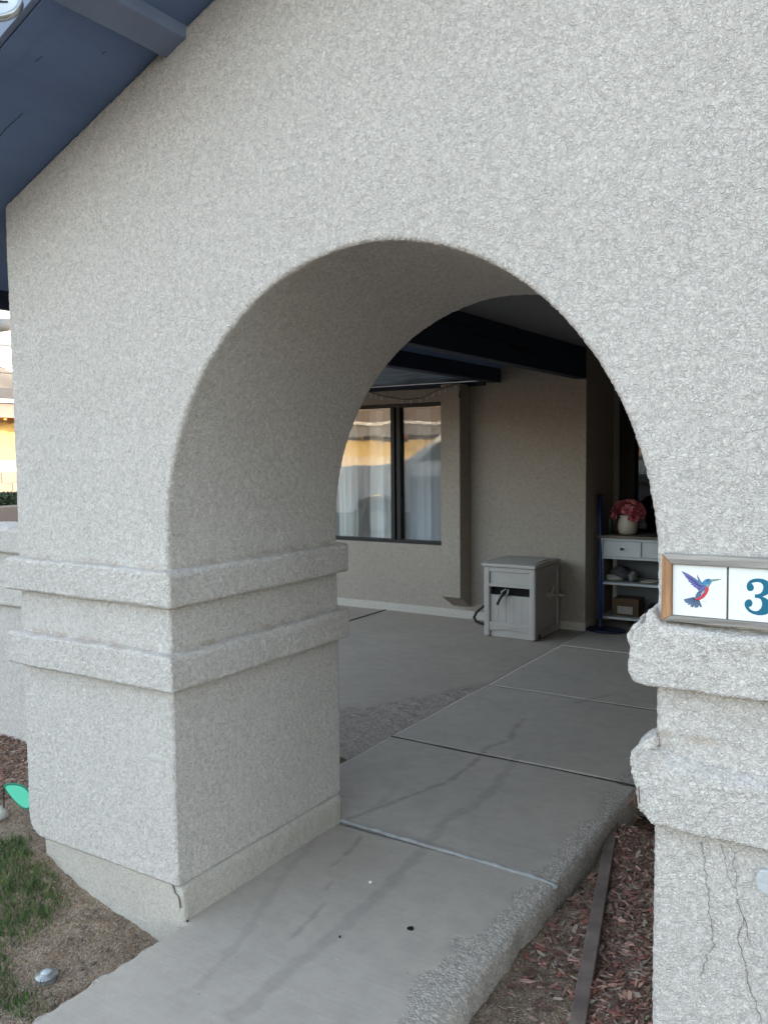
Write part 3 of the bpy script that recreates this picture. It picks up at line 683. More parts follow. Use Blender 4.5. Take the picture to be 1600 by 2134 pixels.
link('joint_strip', tube([(-2.35, 4.0, -.0005), (-2.35, 4.96, -.0005)], .004, 6), M['dark'], patio)

# spots on the path
for (x, y, r, mm, nm) in ((.654, .358, .0105, 'dark', 'gum_spot'), (.49, .205, .0035, 'dark', 'gum_spot'), (.385, .535, .006, 'tile', 'paint_fleck'), (.02, .02, .0035, 'dark', 'gum_spot')):
    bm = bmesh.new(); vs = []
    for t in range(16): a = t/16*6.283; rr = r*(1+.08*math.sin(3*a+r*900)); vs.append((x+rr*math.cos(a), y+rr*math.sin(a)))
    add_prism(bm, vs, -.002, .0042, 2)
    link(nm, fin(bm, .0006), M[mm] if mm != 'dark' else M['black'], path)

# ground
nG = mknoise(1.7, dims=2, seed=201); nG2 = mknoise(14, k=20, dims=2, seed=202); nG3 = mknoise(60, k=24, dims=2, seed=203)
def gz(X, Y):
    x, y = X.ravel(), Y.ravel(); q = np.stack([x, y], 1); R = np.hypot(x-.5, y)
    near = 1-sst(R, 3, 8)
    z = -.105 + .012*nG(q)*near + (.004*nG2(q)+.0015*nG3(q))*near
    # left yard: soil drifts up towards the far end of the pier and the low wall
    left = (x < .0)
    z += left*near*(np.interp(-x, [0, .13, .27, .42, .57, .71, .85, 1.1], [-.03, -.01, .034, .078, .115, .150, .145, .13])*sst(y, -.50, -.02) + .03*sst(y, .30, .70)*sst(-x, .8, 1.1))
    z += left*near*.055*np.exp(-((x+.02)/.16)**2)*(1-sst(y, -.2, .05))
    z += (x > .5)*near*(.030+.004*sst(x, 1.05, 1.4))
    z -= .10*sst(R, 6, 22)
    inside = (x > -.38) & (x < .96) & (y > .86) & (y < 6); inside |= (x > .02) & (x < .93) & (y < .9); inside |= (x > -5.5) & (x < 1.7) & (y > 1.55) & (y < 6)
    z = np.where(inside, -.16, z)
    return z.reshape(X.shape)
xs = np.unique(np.concatenate([-np.geomspace(3, 900, 30)[::-1], np.arange(-3, 2.4, .02), np.geomspace(2.4, 900, 28)]))
ys = np.unique(np.concatenate([-np.geomspace(1.4, 900, 30)[::-1], np.arange(-1.4, 2.2, .02), np.geomspace(2.2, 900, 28)]))
m = mat('soil', (.15, .115, .085), .95, 0, .1); g = G(m)
c = g.mix(g.mr(g.noise(6, 5, .7), .35, .65), (.225, .155, .105), (.32, .235, .165))
gr = g.n('ShaderNodeTexVoronoi'); gr.inputs['Scale'].default_value = 170; g.l(g.co(), gr.inputs['Vector'])
hs = g.n('ShaderNodeSeparateXYZ'); g.l(gr.outputs['Color'], hs.inputs[0])
c = g.mix(g.mr(hs.outputs[0], .55, .95, 0, .75), c, (.40, .33, .27))
c = g.mix(g.mr(hs.outputs[1], .7, 1, 0, .7), c, (.065, .045, .035))
far = g.n('ShaderNodeVectorMath', operation='LENGTH'); g.l(g.co(), far.inputs[0])
c = g.mix(g.mr(far.outputs['Value'], 7, 12), c, (.11, .10, .085))
g.l(c, g.b.inputs['Base Color']); g.bump(g.ma('ADD', g.mr(gr.outputs['Distance'], 0, .6, 1, 0), g.noise(90, 4, .7)), .004, 1)
hf('ground', xs, ys, gz, m, skirt=0, kind='structure')
def gzp(x, y): return float(gz(np.array([[x]]), np.array([[y]]))[0, 0])
def gza(x, y): return gz(x[:, None], y[:, None])[:, 0]

# mulch chips (stuff), several tones
def chips(name, cx, cy, lens, mats, ztop=.0, cat=None, flatt=.5, seed=5):
    r = np.random.default_rng(seed); n_ = len(cx); z = gza(cx, cy)+ztop+r.uniform(0, .014, n_)
    a = r.uniform(0, 6.283, n_); tl = r.normal(0, flatt*.5, n_); rl = r.normal(0, flatt*.6, n_)
    L_ = lens; Wd = L_*r.uniform(.16, .42, n_); H = np.minimum(.004, Wd*.3)*r.uniform(.5, 1.2, n_)
    base = np.array([[-.5, -.35, -.5], [-.3, .5, -.5], [.35, .45, -.5], [.5, -.1, -.5], [.2, -.5, -.5], [-.5, -.3, .5], [-.28, .45, .5], [.33, .4, .5], [.48, -.08, .5], [.2, -.45, .5]])
    V = base[None]*np.stack([L_, Wd, H], 1)[:, None, :]
    V = V*(1+r.uniform(-.25, .25, V.shape))
    ca, sa = np.cos(a)[:, None], np.sin(a)[:, None]; ct, st_ = np.cos(tl)[:, None], np.sin(tl)[:, None]; cr, sr = np.cos(rl)[:, None], np.sin(rl)[:, None]
    x, y, zz = V[..., 0], V[..., 1], V[..., 2]
    y, zz = y*cr-zz*sr, y*sr+zz*cr; x, zz = x*ct-zz*st_, x*st_+zz*ct; x, y = x*ca-y*sa, x*sa+y*ca
    V = np.stack([x+cx[:, None], y+cy[:, None], zz+z[:, None]], 2).reshape(-1, 3)
    f = np.array([[4, 3, 2, 1, 0], [5, 6, 7, 8, 9], ])
    quads = np.array([[0, 1, 6, 5], [1, 2, 7, 6], [2, 3, 8, 7], [3, 4, 9, 8], [4, 0, 5, 9]])
    off = (np.arange(n_)*10)[:, None, None]
    F = [*(f[None]+off).reshape(-1, 5).tolist(), *(quads[None]+off).reshape(-1, 4).tolist()]
    me = bpy.data.meshes.new(name); me.from_pydata(V.tolist(), [], F)
    for mm in mats: me.materials.append(mm)
    mi = r.integers(0, len(mats), n_); me.polygons.foreach_set('material_index', np.concatenate([np.repeat(mi, 2), np.repeat(mi, 5)]).astype(np.int32)); me.update()
    return me
M['mul'] = [noisy('red_bark', (.30, .125, .095), (.18, .075, .058), 60, .85), noisy('brown_bark', (.28, .155, .12), (.16, .09, .07), 60, .9), noisy('pale_red_bark', (.48, .29, .23), (.36, .19, .15), 60, .85), noisy('faded_bark', (.40, .32, .26), (.28, .21, .17), 60, .9), noisy('dusty_bark', (.24, .165, .13), (.17, .115, .09), 60, .9), noisy('dark_bark', (.13, .075, .062), (.085, .05, .045), 60, .9)]
r = np.random.default_rng(11)
def scatter(n_, x0, x1, y0, y1, fn):
    x = r.uniform(x0, x1, n_); y = r.uniform(y0, y1, n_); k = r.uniform(0, 1, n_) < fn(x, y); return x[k], y[k]
# right-hand bed: between path edge and pier; dirt nearer the slab, bark by the pier
def bedfn(x, y):
    edge = .935+.0*(y); strip = np.interp(y, [.2, .4, 1.5, 1.8], [1.22, 1.20, .92, .90])
    d = x-(strip-.30+.10*np.sin(y*7)); return np.where(x > strip, 1.0, np.clip(.05+d*1.6, .03, .65))*(x > .97)
x, y = scatter(15000, .96, 1.50, -.6, 1.95, bedfn)
L_ = .007+.036*r.uniform(0, 1, len(x))**1.8
me = chips('bark_mulch', x, y, L_, M['mul'], seed=12); link('bark_mulch', me, None, None, 'reddish bark mulch filling the bed between the walkway and right pier', 'mulch', kind='stuff')
x2 = np.concatenate([r.uniform(-3.4, -.82, 9000)]); y2 = r.uniform(.20, .70, 9000); k = y2 > .27+.05*np.sin(x2*9); x2, y2 = x2[k], y2[k]
x3 = r.uniform(-1.8, -.38, 3500); y3 = r.uniform(.95, 1.52, 3500)
me = chips('bark_mulch', np.concatenate([x2, x3]), np.concatenate([y2, y3]), r.uniform(.008, .032, len(x2)+len(x3)), M['mul'], seed=14); link('bark_mulch', me, None, None, 'dark red bark mulch along the foot of the low wall at far left', 'mulch', kind='stuff')
# a few big loose chips
for i, (cx, cy, ln, lab, mi) in enumerate(((1.115, .60, .050, 'large pale pinkish bark chip beside the dark edging strip', 2), (1.075, .70, .045, 'narrow brown bark chip near the edging strip above the pinkish one', 1), (.985, 1.10, .045, 'long reddish bark chip lying close to the slab edge', 2), (.985, 1.30, .040, 'broad red bark chip just right of the edging strip', 0), (1.03, .40, .045, 'tan bark chip lying alone on the bare gravel', 2))):
    me = chips('bark_chip', np.array([cx]), np.array([cy]), np.array([ln]), [M['mul'][mi]], ztop=.012, flatt=.15, seed=60+i); link('bark_chip', me, None, None, lab, 'bark chip')
# pebbles
def pebbles(name, x, y, rad, mats, seed, **kw):
    rr = np.random.default_rng(seed); bm = bmesh.new(); bmesh.ops.create_icosphere(bm, subdivisions=1, radius=1); bv = np.array([v.co[:] for v in bm.verts]); bf = np.array([[v.index for v in f.verts] for f in bm.faces]); bm.free()
    n_ = len(x); z = gza(x, y); s = rad[:, None]*rr.uniform(.6, 1.2, (n_, 3)); s[:, 2] *= .6
    V = bv[None]*s[:, None, :]*(1+rr.uniform(-.12, .12, (n_, len(bv), 3))); V += np.stack([x, y, z+rad*.2], 1)[:, None, :]
    F = (bf[None]+(np.arange(n_)*len(bv))[:, None, None]).reshape(-1, 3)
    me = bpy.data.meshes.new(name); me.from_pydata(V.reshape(-1, 3).tolist(), [], F.tolist())
    for mm in mats: me.materials.append(mm)
    me.polygons.foreach_set('material_index', np.repeat(rr.integers(0, len(mats), n_), len(bf)).astype(np.int32)); me.update()
    return link(name, me, None, None, **kw)
M['peb'] = [noisy('stone_a', (.25, .20, .16), (.17, .13, .10), 90), noisy('stone_b', (.17, .13, .105), (.12, .09, .07), 90), noisy('stone_c', (.36, .31, .27), (.27, .22, .19), 90)]
x, y = scatter(9000, .955, 1.30, -.6, 1.6, lambda x, y: np.clip(1.3-(x-.95)*3.5, .1, 1))
pebbles('gravel', x, y, r.uniform(.0012, .0042, len(x)), M['peb'], 21, label='grey gravelly dirt between the slab edge and the bark', cat='gravel', kind='stuff')
x, y = scatter(16000, -1.7, .03, -.75, .35, lambda x, y: (1-.65*sst(-x-y*.9, .45, .8)))
k = ~((x > -PW) & (y > .0)); x, y = x[k], y[k]
pebbles('gravel', x, y, r.uniform(.0012, .0040, len(x)), M['peb'], 22, label='fine brown grit on the bare soil beside the left pier', cat='gravel', kind='stuff')

x, y = scatter(420, -1.3, .0, -.75, .05, lambda x, y: 1.0+0*x); k = ~((x > -PW) & (y > -.01)); x, y = x[k], y[k]
pebbles('soil_clods', x, y, r.uniform(.004, .011, len(x)), [noisy('clod', (.24, .165, .11), (.17, .115, .08), 80, .95), M['peb'][1]], 24, label='small brown clods of soil at the foot of the left pier', cat='soil clods', kind='stuff')
# grass and straw
def blades(name, x, y, hgt, wid, lean, mats, seed, **kw):
    rr = np.random.default_rng(seed); n_ = len(x); z = gza(x, y)-.002; a = rr.uniform(0, 6.283, n_); dx, dy = np.cos(a), np.sin(a)
    b = rr.uniform(0, 6.283, n_); lx, ly = np.cos(b)*lean*hgt, np.sin(b)*lean*hgt
    P0 = np.stack([x-dx*wid, y-dy*wid, z], 1); P1 = np.stack([x+dx*wid, y+dy*wid, z], 1)
    up_ = np.sqrt(np.maximum(.02, 1-lean**2))*hgt
    P2_ = np.stack([x+lx*.35+dx*wid*.8, y+ly*.35+dy*wid*.8, z+up_*.6], 1); P3 = np.stack([x+lx*.35-dx*wid*.8, y+ly*.35-dy*wid*.8, z+up_*.6], 1); P4 = np.stack([x+lx, y+ly, z+up_], 1)
    V = np.stack([P0, P1, P2_, P3, P4], 1).reshape(-1, 3); o_ = (np.arange(n_)*5)[:, None]
    F = [*(np.array([[0, 1, 2, 3]])+o_).tolist(), *(np.array([[3, 2, 4]])+o_).tolist()]
    me = bpy.data.meshes.new(name); me.from_pydata(V.tolist(), [], F)
    for mm in mats: me.materials.append(mm)
    mi = rr.integers(0, len(mats), n_); me.polygons.foreach_set('material_index', np.concatenate([mi, mi]).astype(np.int32)); me.update()
    return link(name, me, None, None, **kw)
M['gr'] = [noisy('grass_a', (.075, .15, .03), (.05, .11, .025), 20, .7), noisy('grass_b', (.11, .18, .04), (.07, .13, .03), 20, .7), noisy('grass_c', (.035, .08, .02), (.025, .06, .018), 20, .7)]
M['st'] = [noisy('straw_a', (.33, .27, .17), (.22, .17, .11), 20, .85), noisy('straw_b', (.20, .155, .11), (.14, .11, .08), 20, .85)]
gn = mknoise(2.6, dims=2, seed=301)
x = r.uniform(-2.4, .0, 190000); y = r.uniform(-1.9, .15, 190000); q = np.stack([x, y], 1)
dens = sst(-x-.30*y+.07*gn(q), .46, .66)*(1-sst(y+.03*gn(q), -.10, .03)); dens = np.maximum(dens, .7*sst(gn(q), -.2, .7)*sst(-y-x*.5, .42, .60))
dens *= (x < -.03)
k = r.uniform(0, 1, len(x)) < dens*.85; k &= ~((x > -.8) & (y > -.02)); x, y = x[k], y[k]; nn = len(x)
gi = r.uniform(0, 1, nn) < .72
blades('grass', x[gi], y[gi], r.uniform(.015, .048, gi.sum()), r.uniform(.0009, .0019, gi.sum()), r.uniform(.1, .8, gi.sum()), M['gr'], 31, label='patchy green grass at the lower left corner', cat='grass', kind='stuff')
gi = ~gi
blades('dry_grass', x[gi], y[gi], r.uniform(.02, .075, gi.sum()), r.uniform(.0006, .0013, gi.sum()), r.uniform(.75, .99, gi.sum()), M['st'], 32, label='pale dry straw tangled among the grass', cat='dry grass', kind='stuff')
x = np.concatenate([r.uniform(-1.3, .02, 2600), r.uniform(.98, 1.45, 500)]); y = np.concatenate([r.uniform(-.5, .3, 2600), r.uniform(.0, 1.9, 500)]); k = ~((x > -PW-.02) & (x < .5) & (y > -.0)); x, y = x[k], y[k]
blades('dry_grass', x, y, r.uniform(.015, .06, len(x)), r.uniform(.0005, .001, len(x)), r.uniform(.93, .995, len(x)), M['st'], 33, label='scattered straw and roots lying on the bare soil', cat='dry grass', kind='stuff')

# edging strip in the right bed
p0 = Vector((1.235, .25)); p1 = Vector((.925, 1.555)); d = (p1-p0).normalized(); nrm = Vector((d.y, -d.x))*.023
q = [p0-d*1.1+nrm, p1+nrm*.9, p1-nrm*.9, p0-d*1.1-nrm]
link('edging_strip', prism([(a.x, a.y) for a in q], -.17, -.046, 2, .003), M['steel_edge'], None, 'long dark brown edging board set in the bark beside the slab', 'edging')

# solar light
sol = thing('path_light', 'round silver topped solar light stuck in the grass', 'garden light', (-.225, -.325, gzp(-.225, -.325)-.012))
def lz(prof, m_, nm, sm=True): link(nm, lathe(prof, 36), m_, sol, smooth=sm)
lz([(.002, -.05), (.010, -.045), (.012, .0), (.026, .008), (.029, .022), (.030, .028)], M['glass_dark'] and noisy('clear_plastic', (.38, .42, .43), (.30, .34, .35), 20, .25), 'lamp_body', False)
lz([(.030, .0285), (.0335, .030), (.0345, .034), (.033, .038), (.019, .0395), (.0185, .041), (.016, .0425)], noisy('dull_metal', (.36, .37, .38), (.24, .25, .26), 60, .42, metal=.7), 'rim')
lz([(.0159, .0385), (.016, .0450), (.0155, .0465), (.001, .0468)], noisy('pale_cap', (.50, .53, .54), (.40, .43, .45), 60, .25), 'cap')
sol.rotation_euler = (.03, -.05, 0)

# mint leaf ornament on a stake
orn = thing('garden_ornament', 'mint green leaf shaped ornament with dark rim on a thin black stake', 'garden ornament', (-1.149, .15, 0))
zg = gzp(-1.149, .15)
orn.location = (-1.149, .15, zg); h0 = .162-zg
link('stake', tube([(.02, -.02, -.03), (0, 0, h0)], .0028, 6), M['black'], orn)
leaf = []
for i in range(40):
    t = i/40*2*math.pi; u = (1-math.cos(t))/2; w = .062*math.sin(t)*(.30+.70*u)**.8
    leaf.append((u*.20, w))
th = math.radians(-9)
def lf(k, c=.105): return [((c+(a-c)*k)*math.cos(th)-b*k*math.sin(th), h0+.002+(c+(a-c)*k)*math.sin(th)+b*k*math.cos(th)) for a, b in leaf]
link('rim', prism(lf(1.0), -.003, .003, 1, .001), M['mint_d'], orn); link('leaf_face', prism(lf(.83, .12), -.0055, .0045, 1, .001), M['mint'], orn)

# stones by the pier's far corner
for i, (x, y, s, lab) in enumerate(((-.93, .15, .026, 'dark rough stone at the back corner of the left pier'), (-1.16, .12, .036, 'grey concrete chunk at far left below the mint ornament'))):
    bm = bmesh.new(); bmesh.ops.create_icosphere(bm, subdivisions=3, radius=s)
    f = mknoise(14/s*.03, seed=400+i)
    for v in bm.verts:
        k = 1+.16*f(np.array([v.co[:]])*1.0)[0]; v.co = Vector((v.co.x*k*1.25, v.co.y*k, v.co.z*k*.75))
    o_ = link('stone', fin(bm), M['footing'] if i else M['peb'][1], None, lab, 'stone', smooth=True); o_.location = (x, y, gzp(x, y)+s*.3)

# ================================================================= LOW WALL (left)
lw = thing('low_wall', 'low stucco garden wall with two ledge bands at far left', 'wall', (0, 0, 0))
link('wall', voxel(box((-4.6, .686, -.25), (-PW-.01, .89, 1.13)), .012, .002, 2, seed=71, bevel=.01), M['stucco'], lw)
for z0, z1, s in ((1.024, 1.150, 73), (.758, .878, 75)):
    link('band', voxel(box((-4.62, .650, z0), (-PW-.03, .925, z1)), .010, .003, 2.5, seed=s, bevel=.012), M['stucco'], lw)

# ================================================================= HOSE REEL BOX
hr = thing('hose_reel_box', 'taupe plastic hose reel cabinet with a hinged lid standing against the wall', 'hose reel', (-.805, 4.63, 0))
bx0, bx1, by0, by1 = -.224, .224, -.268, .262
PL, PD = M['plastic'], M['plastic_d']
def hp(name, me, m_, lab=None, **k): return link(name, me, m_, hr, lab, **k)
hp('side_panel', box((bx0+.004, by0+.03, .012), (bx0+.02, by1-.01, .565), .006), PL)
hp('back_panel', box((bx0+.01, by1-.02, .012), (bx1-.01, by1, .565), .006), PL)
# front frame: stiles, rails
bm = bmesh.new(); add_box(bm, (bx0, by0, 0), (bx0+.052, by0+.05, .575)); hp('post', fin(bm, .012, 3), PL, smooth=False)
bm = bmesh.new(); add_box(bm, (bx1-.052, by0, 0), (bx1, by0+.05, .575)); hp('post', fin(bm, .014, 3), PL)
hp('front_rail', box((bx0+.045, by0+.004, .535), (bx1-.045, by0+.045, .575), .004), PL)
hp('front_rail', box((bx0+.045, by0+.004, .412), (bx1-.045, by0+.030, .440), .004), PL)
hp('front_rail', box((bx0+.045, by0+.004, .085), (bx1-.045, by0+.045, .122), .004), PL)
hp('drawer_panel', box((bx0+.05, by0+.018, .436), (bx1-.05, by0+.04, .538), .004), PL)
for k in range(5):
    w = (bx1-bx0-.104)/5; hp('plank', box((bx0+.052+k*w+.0004, by0+.020, .118), (bx0+.052+(k+1)*w-.0004, by0+.036, .344), .0012), PL)
bm = bmesh.new(); nA_ = 14; ptsb = [(bx0+.05, .0)]+[(bx0+.05+(bx1-bx0-.10)*i/nA_, .048+.020*math.sin(math.pi*i/nA_)) for i in range(nA_+1)]+[(bx1-.05, .0)]
add_prism(bm, ptsb, by0+.020, by0+.04); hp('kick_panel', fin(bm), PL)
ptsb = [(bx0+.048, .088)]+[(bx0+.048+(bx1-bx0-.096)*i/nA_, .050+.020*math.sin(math.pi*i/nA_)) for i in range(nA_+1)]+[(bx1-.048, .088)]
bm = bmesh.new(); add_prism(bm, ptsb, by0+.006, by0+.03); hp('arched_rail', fin(bm), PL)
hp('opening_shade', box((bx0+.05, by0+.060, .30), (bx1-.05, by0+.065, .43)), M['dark'])  # dark sheet painted in for the shade inside the slot
hp('opening_lip', box((bx0+.05, by0+.016, .336), (bx1-.05, by0+.040, .345), .002), PL)
hp('hose_guide', tube([(-.035, by0+.02, .395), (-.065, by0-.002, .375), (-.058, by0-.012, .352), (-.03, by0-.008, .345), (-.012, by0, .365), (-.015, by0+.02, .395)], .007, 8), PL)
hp('hose_end', tube([(-.03, by0+.03, .385), (-.045, by0-.02, .36), (-.065, by0-.035, .32), (-.085, by0-.04, .275)], [.012, .012, .011, .011], 10), M['black'])
# right side with recessed panel
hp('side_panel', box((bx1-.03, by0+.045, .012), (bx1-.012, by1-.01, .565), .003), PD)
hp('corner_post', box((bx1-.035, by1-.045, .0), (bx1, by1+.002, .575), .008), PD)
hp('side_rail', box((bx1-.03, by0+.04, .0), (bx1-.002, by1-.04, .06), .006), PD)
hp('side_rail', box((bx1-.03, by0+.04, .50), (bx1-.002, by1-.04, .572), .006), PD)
hp('foot_gap_shade', box((bx1-.01, by0+.075, .004), (bx1-.0005, by0+.115, .04)), M['dark'])  # dark patch on the rail, shade of a gap put into colour
# lid: front lip, gently domed top
bm = bmesh.new(); dm = [(by0-.018, .578), (by0-.018, .600), (by0+.0, .606)]+[(by0+.02+(by1-by0-.03)*i/10, .607+.007*math.sin(math.pi*i/10)) for i in range(11)]+[(by1+.005, .578)]
add_prism(bm, dm, bx0-.012, bx1+.006, 0); hp('lid', fin(bm, .002), PL)
bm = bmesh.new(); dm = [(by0+.03, .605)]+[(by0+.04+(by1-by0-.08)*i/10, .609+.013*math.sin(math.pi*i/10)) for i in range(11)]+[(by1-.03, .605)]
add_prism(bm, dm, bx0+.03, bx1-.025, 0); hp('lid_panel', fin(bm, .002), PL)
# crank
ck = hp('crank', tube([(bx1-.012, .03, .33), (bx1+.022, .03, .33)], .022, 14), PD)
link('crank_arm', tube([(bx1+.022, .03, .33), (bx1+.026, .065, .385), ], .010, 8), PD, ck)
link('crank_arm', tube([(bx1+.022, .03, .33), (bx1+.030, .15, .315)], .011, 8), PD, ck)
link('crank_handle', tube([(bx1+.028, .15, .315), (bx1+.085, .15, .315)], [.014, .011], 10), PL, ck)
link('crank_knob', lathe([(.002, .0), (.014, .003), (.014, .018), (.004, .022)], 12, (bx1+.026, .07, .385)), PD, ck)
# hose
hp0 = [(-1.00, 4.80, .215), (-1.12, 4.76, .205), (-1.215, 4.73, .164), (-1.27, 4.72, .115), (-1.296, 4.72, .065), (-1.275, 4.72, .030), (-1.21, 4.72, .016), (-1.10, 4.73, .014), (-1.0, 4.74, .014)]
link('garden_hose', tube([Vector(p) for p in hp0], .0125, 10), M['black'], None, 'black garden hose curving out behind the hose reel cabinet', 'hose', smooth=True)

# ================================================================= CONSOLE TABLE
ct = thing('console_table', 'white console table with brown top, two drawers and open shelves in the entry', 'table', (.12, 5.37, 0))
tx0, tx1, ty0, ty1 = -.46, .60, -.20, .22
def cp(name, me, m_, lab=None): return link(name, me, m_, ct, lab)
cp('table_top', box((tx0-.015, ty0-.012, .765), (tx1+.015, ty1, .790), .004), M['top'], 'worn brown table top')
for xx in (tx0, tx1-.035):
    for yy in (ty0, ty1-.035): cp('leg', box((xx, yy, 0), (xx+.035, yy+.035, .764), .003), M['white'])
cp('apron', box((tx0+.035, ty0+.012, .590), (tx1-.035, ty0+.02, .764)), M['white'])
cp('rail', box((tx0+.035, ty0+.001, .590), (tx1-.035, ty0+.03, .606), .002), M['white'])
cp('rail', box((tx0+.035, ty0+.001, .748), (tx1-.035, ty0+.03, .764), .002), M['white'])
dw = (tx1-tx0-.07)/3
for k in range(3):
    x0 = tx0+.035+k*dw
    d_ = cp('drawer', box((x0+.006, ty0-.003, .612), (x0+dw-.008, ty0+.014, .742), .003), M['white'])
    kn = lathe([(.004, 0), (.005, .010), (.013, .014), (.013, .020), (.003, .024)], 14)
    o_ = link('knob', kn, M['grey_cloth'], d_); o_.location = (x0+dw/2, ty0-.003, .680); o_.rotation_euler = (math.radians(90), 0, 0)
for z in (.370, .075): cp('shelf', box((tx0+.01, ty0+.006, z), (tx1-.01, ty1-.005, z+.020), .002), M['white'])
cp('back_panel', box((tx0+.03, ty1-.012, .08), (tx1-.03, ty1-.004, .76)), noisy('shelf_back', (.20, .21, .22), (.17, .18, .19), 3, .8))
# vase + flowers
vx, vy, vz = -.135, 5.31, .7905
vs = link('vase', lathe([(.045, 0), (.066, .006), (.080, .035), (.084, .075), (.078, .115), (.070, .145), (.073, .165), (.067, .165), (.064, .145), (.070, .11), (.060, .03), (.002, .02)], 40), M['vase'], None, 'cream ceramic vase holding pink flowers on the console table', 'vase', smooth=True); vs.location = (vx, vy, vz)
fl = thing('flower_bunch', 'bunch of dusty pink artificial flowers in the cream vase', 'flowers', (vx, vy, vz+.15))
def flower(r_, seed):
    rr = random.Random(seed); bm = bmesh.new()
    for ring, (cnt, el, ln) in enumerate(((9, .15, 1.0), (8, .55, .85), (6, 1.0, .6), (4, 1.35, .38))):
        for k in range(cnt):
            a = 6.283*k/cnt+ring*.4+rr.uniform(-.15, .15); e = el+rr.uniform(-.15, .15); l_ = r_*ln*rr.uniform(.85, 1.1); w = l_*.30
            d1 = Vector((math.cos(a)*math.cos(e), math.sin(a)*math.cos(e), math.sin(e))); s = Vector((-math.sin(a), math.cos(a), 0)); up = d1.cross(s)
            p = [Vector((0, 0, 0)), d1*l_*.45+s*w+up*.1*l_, d1*l_*.85+s*w*.8, d1*l_, d1*l_*.85-s*w*.8, d1*l_*.45-s*w+up*.1*l_, d1*l_*.5-up*.08*l_]
            v = [bm.verts.new(x_) for x_ in p]
            for i in range(6): bm.faces.new((v[i], v[(i+1) % 6], v[6]))
    return fin(bm, recalc=False)
fm = [flower(.058, s) for s in (1, 2, 3)]
for k, me in enumerate(fm): me.materials.append(M['petal'] if k != 1 else M['petal2'])
rr = random.Random(5)
for k in range(32):
    a = rr.uniform(0, 6.283); e = rr.uniform(-.1, 1.4); R_ = .118; d1 = Vector((math.cos(a)*math.cos(e), math.sin(a)*math.cos(e)*.8, math.sin(e)*.85))
    ob = bpy.data.objects.new('blossom', fm[k % 3]); COL.objects.link(ob); ob.parent = fl; ob.location = d1*R_+Vector((0, 0, .018)); ob.rotation_euler = d1.to_track_quat('Z', 'Y').to_euler(); ob.scale = (rr.uniform(.8, 1.15),)*3
link('stems', tube([(0, 0, -.12), (0, 0, .04)], .02, 8), M['gr'][2], fl)
# green bottle
link('bottle', lathe([(.020, 0), (.024, .004), (.024, .10), (.010, .14), (.009, .18), (.011, .182)], 18), noisy('green_glass', (.03, .06, .055), (.02, .045, .04), 9, .15), None, 'small dark green bottle left of the vase on the table', 'bottle', smooth=True).location = (-.295, 5.33, .7905)
# things on the shelves
def blob(name, c, s, m_, seed, lab, cat):
    bm = bmesh.new(); bmesh.ops.create_icosphere(bm, subdivisions=4, radius=1); f = mknoise(.55, seed=seed); h_ = mknoise(1.6, seed=seed+1)
    P = np.array([v.co[:] for v in bm.verts]); k = 1+.18*f(P)+.07*h_(P)
    for v, kk in zip(bm.verts, k):
        v.co = Vector((v.co.x*s[0]*kk, v.co.y*s[1]*kk, max(-.95*s[2], v.co.z*s[2]*kk)))
    o_ = link(name, fin(bm), m_, None, lab, cat, smooth=True); o_.location = c; return o_
blob('folded_cloth', (-.17, 5.33, .452), (.10, .10, .058), M['grey_cloth'], 81, 'dark grey folded cloth on the middle shelf', 'cloth')
blob('garden_glove', (-.235, 5.26, .420), (.07, .045, .028), M['paper'], 83, 'pale work glove lying before the grey cloth', 'glove')
blob('garden_glove', (-.075, 5.27, .440), (.035, .05, .050), noisy('grey_glove', (.20, .20, .19), (.13, .13, .13), 20, .9), 85, 'small upright grey glove at the right of the cloth', 'glove')
link('dish', lathe([(.03, 0), (.06, .008), (.075, .022), (.071, .022), (.055, .012), (.002, .008)], 30), M['vase'], None, 'shallow pale dish on the middle shelf behind the pier edge', 'dish', smooth=True).location = (.06, 5.27, .3905)
cb = thing('cardboard_box', 'brown box with a pale front label on the bottom shelf', 'box', (-.13, 5.33, .0955))
link('carton', box((-.11, -.08, 0), (.11, .09, .15), .003), M['cardboard'], cb); link('label', box((-.07, -.0825, .02), (.06, -.0803, .085)), M['paper'], cb)
blob('plant_pot', (.10, 5.33, .150), (.07, .07, .058), M['black'], 89, 'round black bundle beside the brown box on the bottom shelf', 'bundle')
# blue broom / scoop
bs = thing('blue_dustpan', 'dark blue scoop lying on the floor with a bright blue upright handle', 'dustpan', (-.30, 5.08, 0))
link('handle', tube([(.005, .015, .03), (-.02, .075, .45), (-.040, .115, .95), (-.045, .125, 1.12)], [.017, .016, .015, .014], 10), M['blue'], bs, smooth=True)
link('grip', tube([(-.0455, .126, .98), (-.048, .13, 1.135)], .0175, 10), M['blue_d'], bs, smooth=True)
pn = [(math.cos(t)*.17+.07, math.sin(t)*.115-.06) for t in np.linspace(0, 6.283, 29)[:-1]]
link('pan', prism(pn, .003, .022, 2, .006), M['blue_d'], bs)
link('collar', tube([(.0, .015, .02), (.0, .02, .09)], .025, 10), M['blue_d'], bs)

# ================================================================= TOP LEFT RING ORNAMENT
rgx = Vector((-.010, -.50, 2.636))
ring = thing('hanging_dial', 'pale round dial with a grey rim hanging beyond the roof edge at top left', 'dial', rgx)
M['globe'] = noisy('frosted_globe', (.62, .66, .72), (.50, .54, .60), 12, .2)
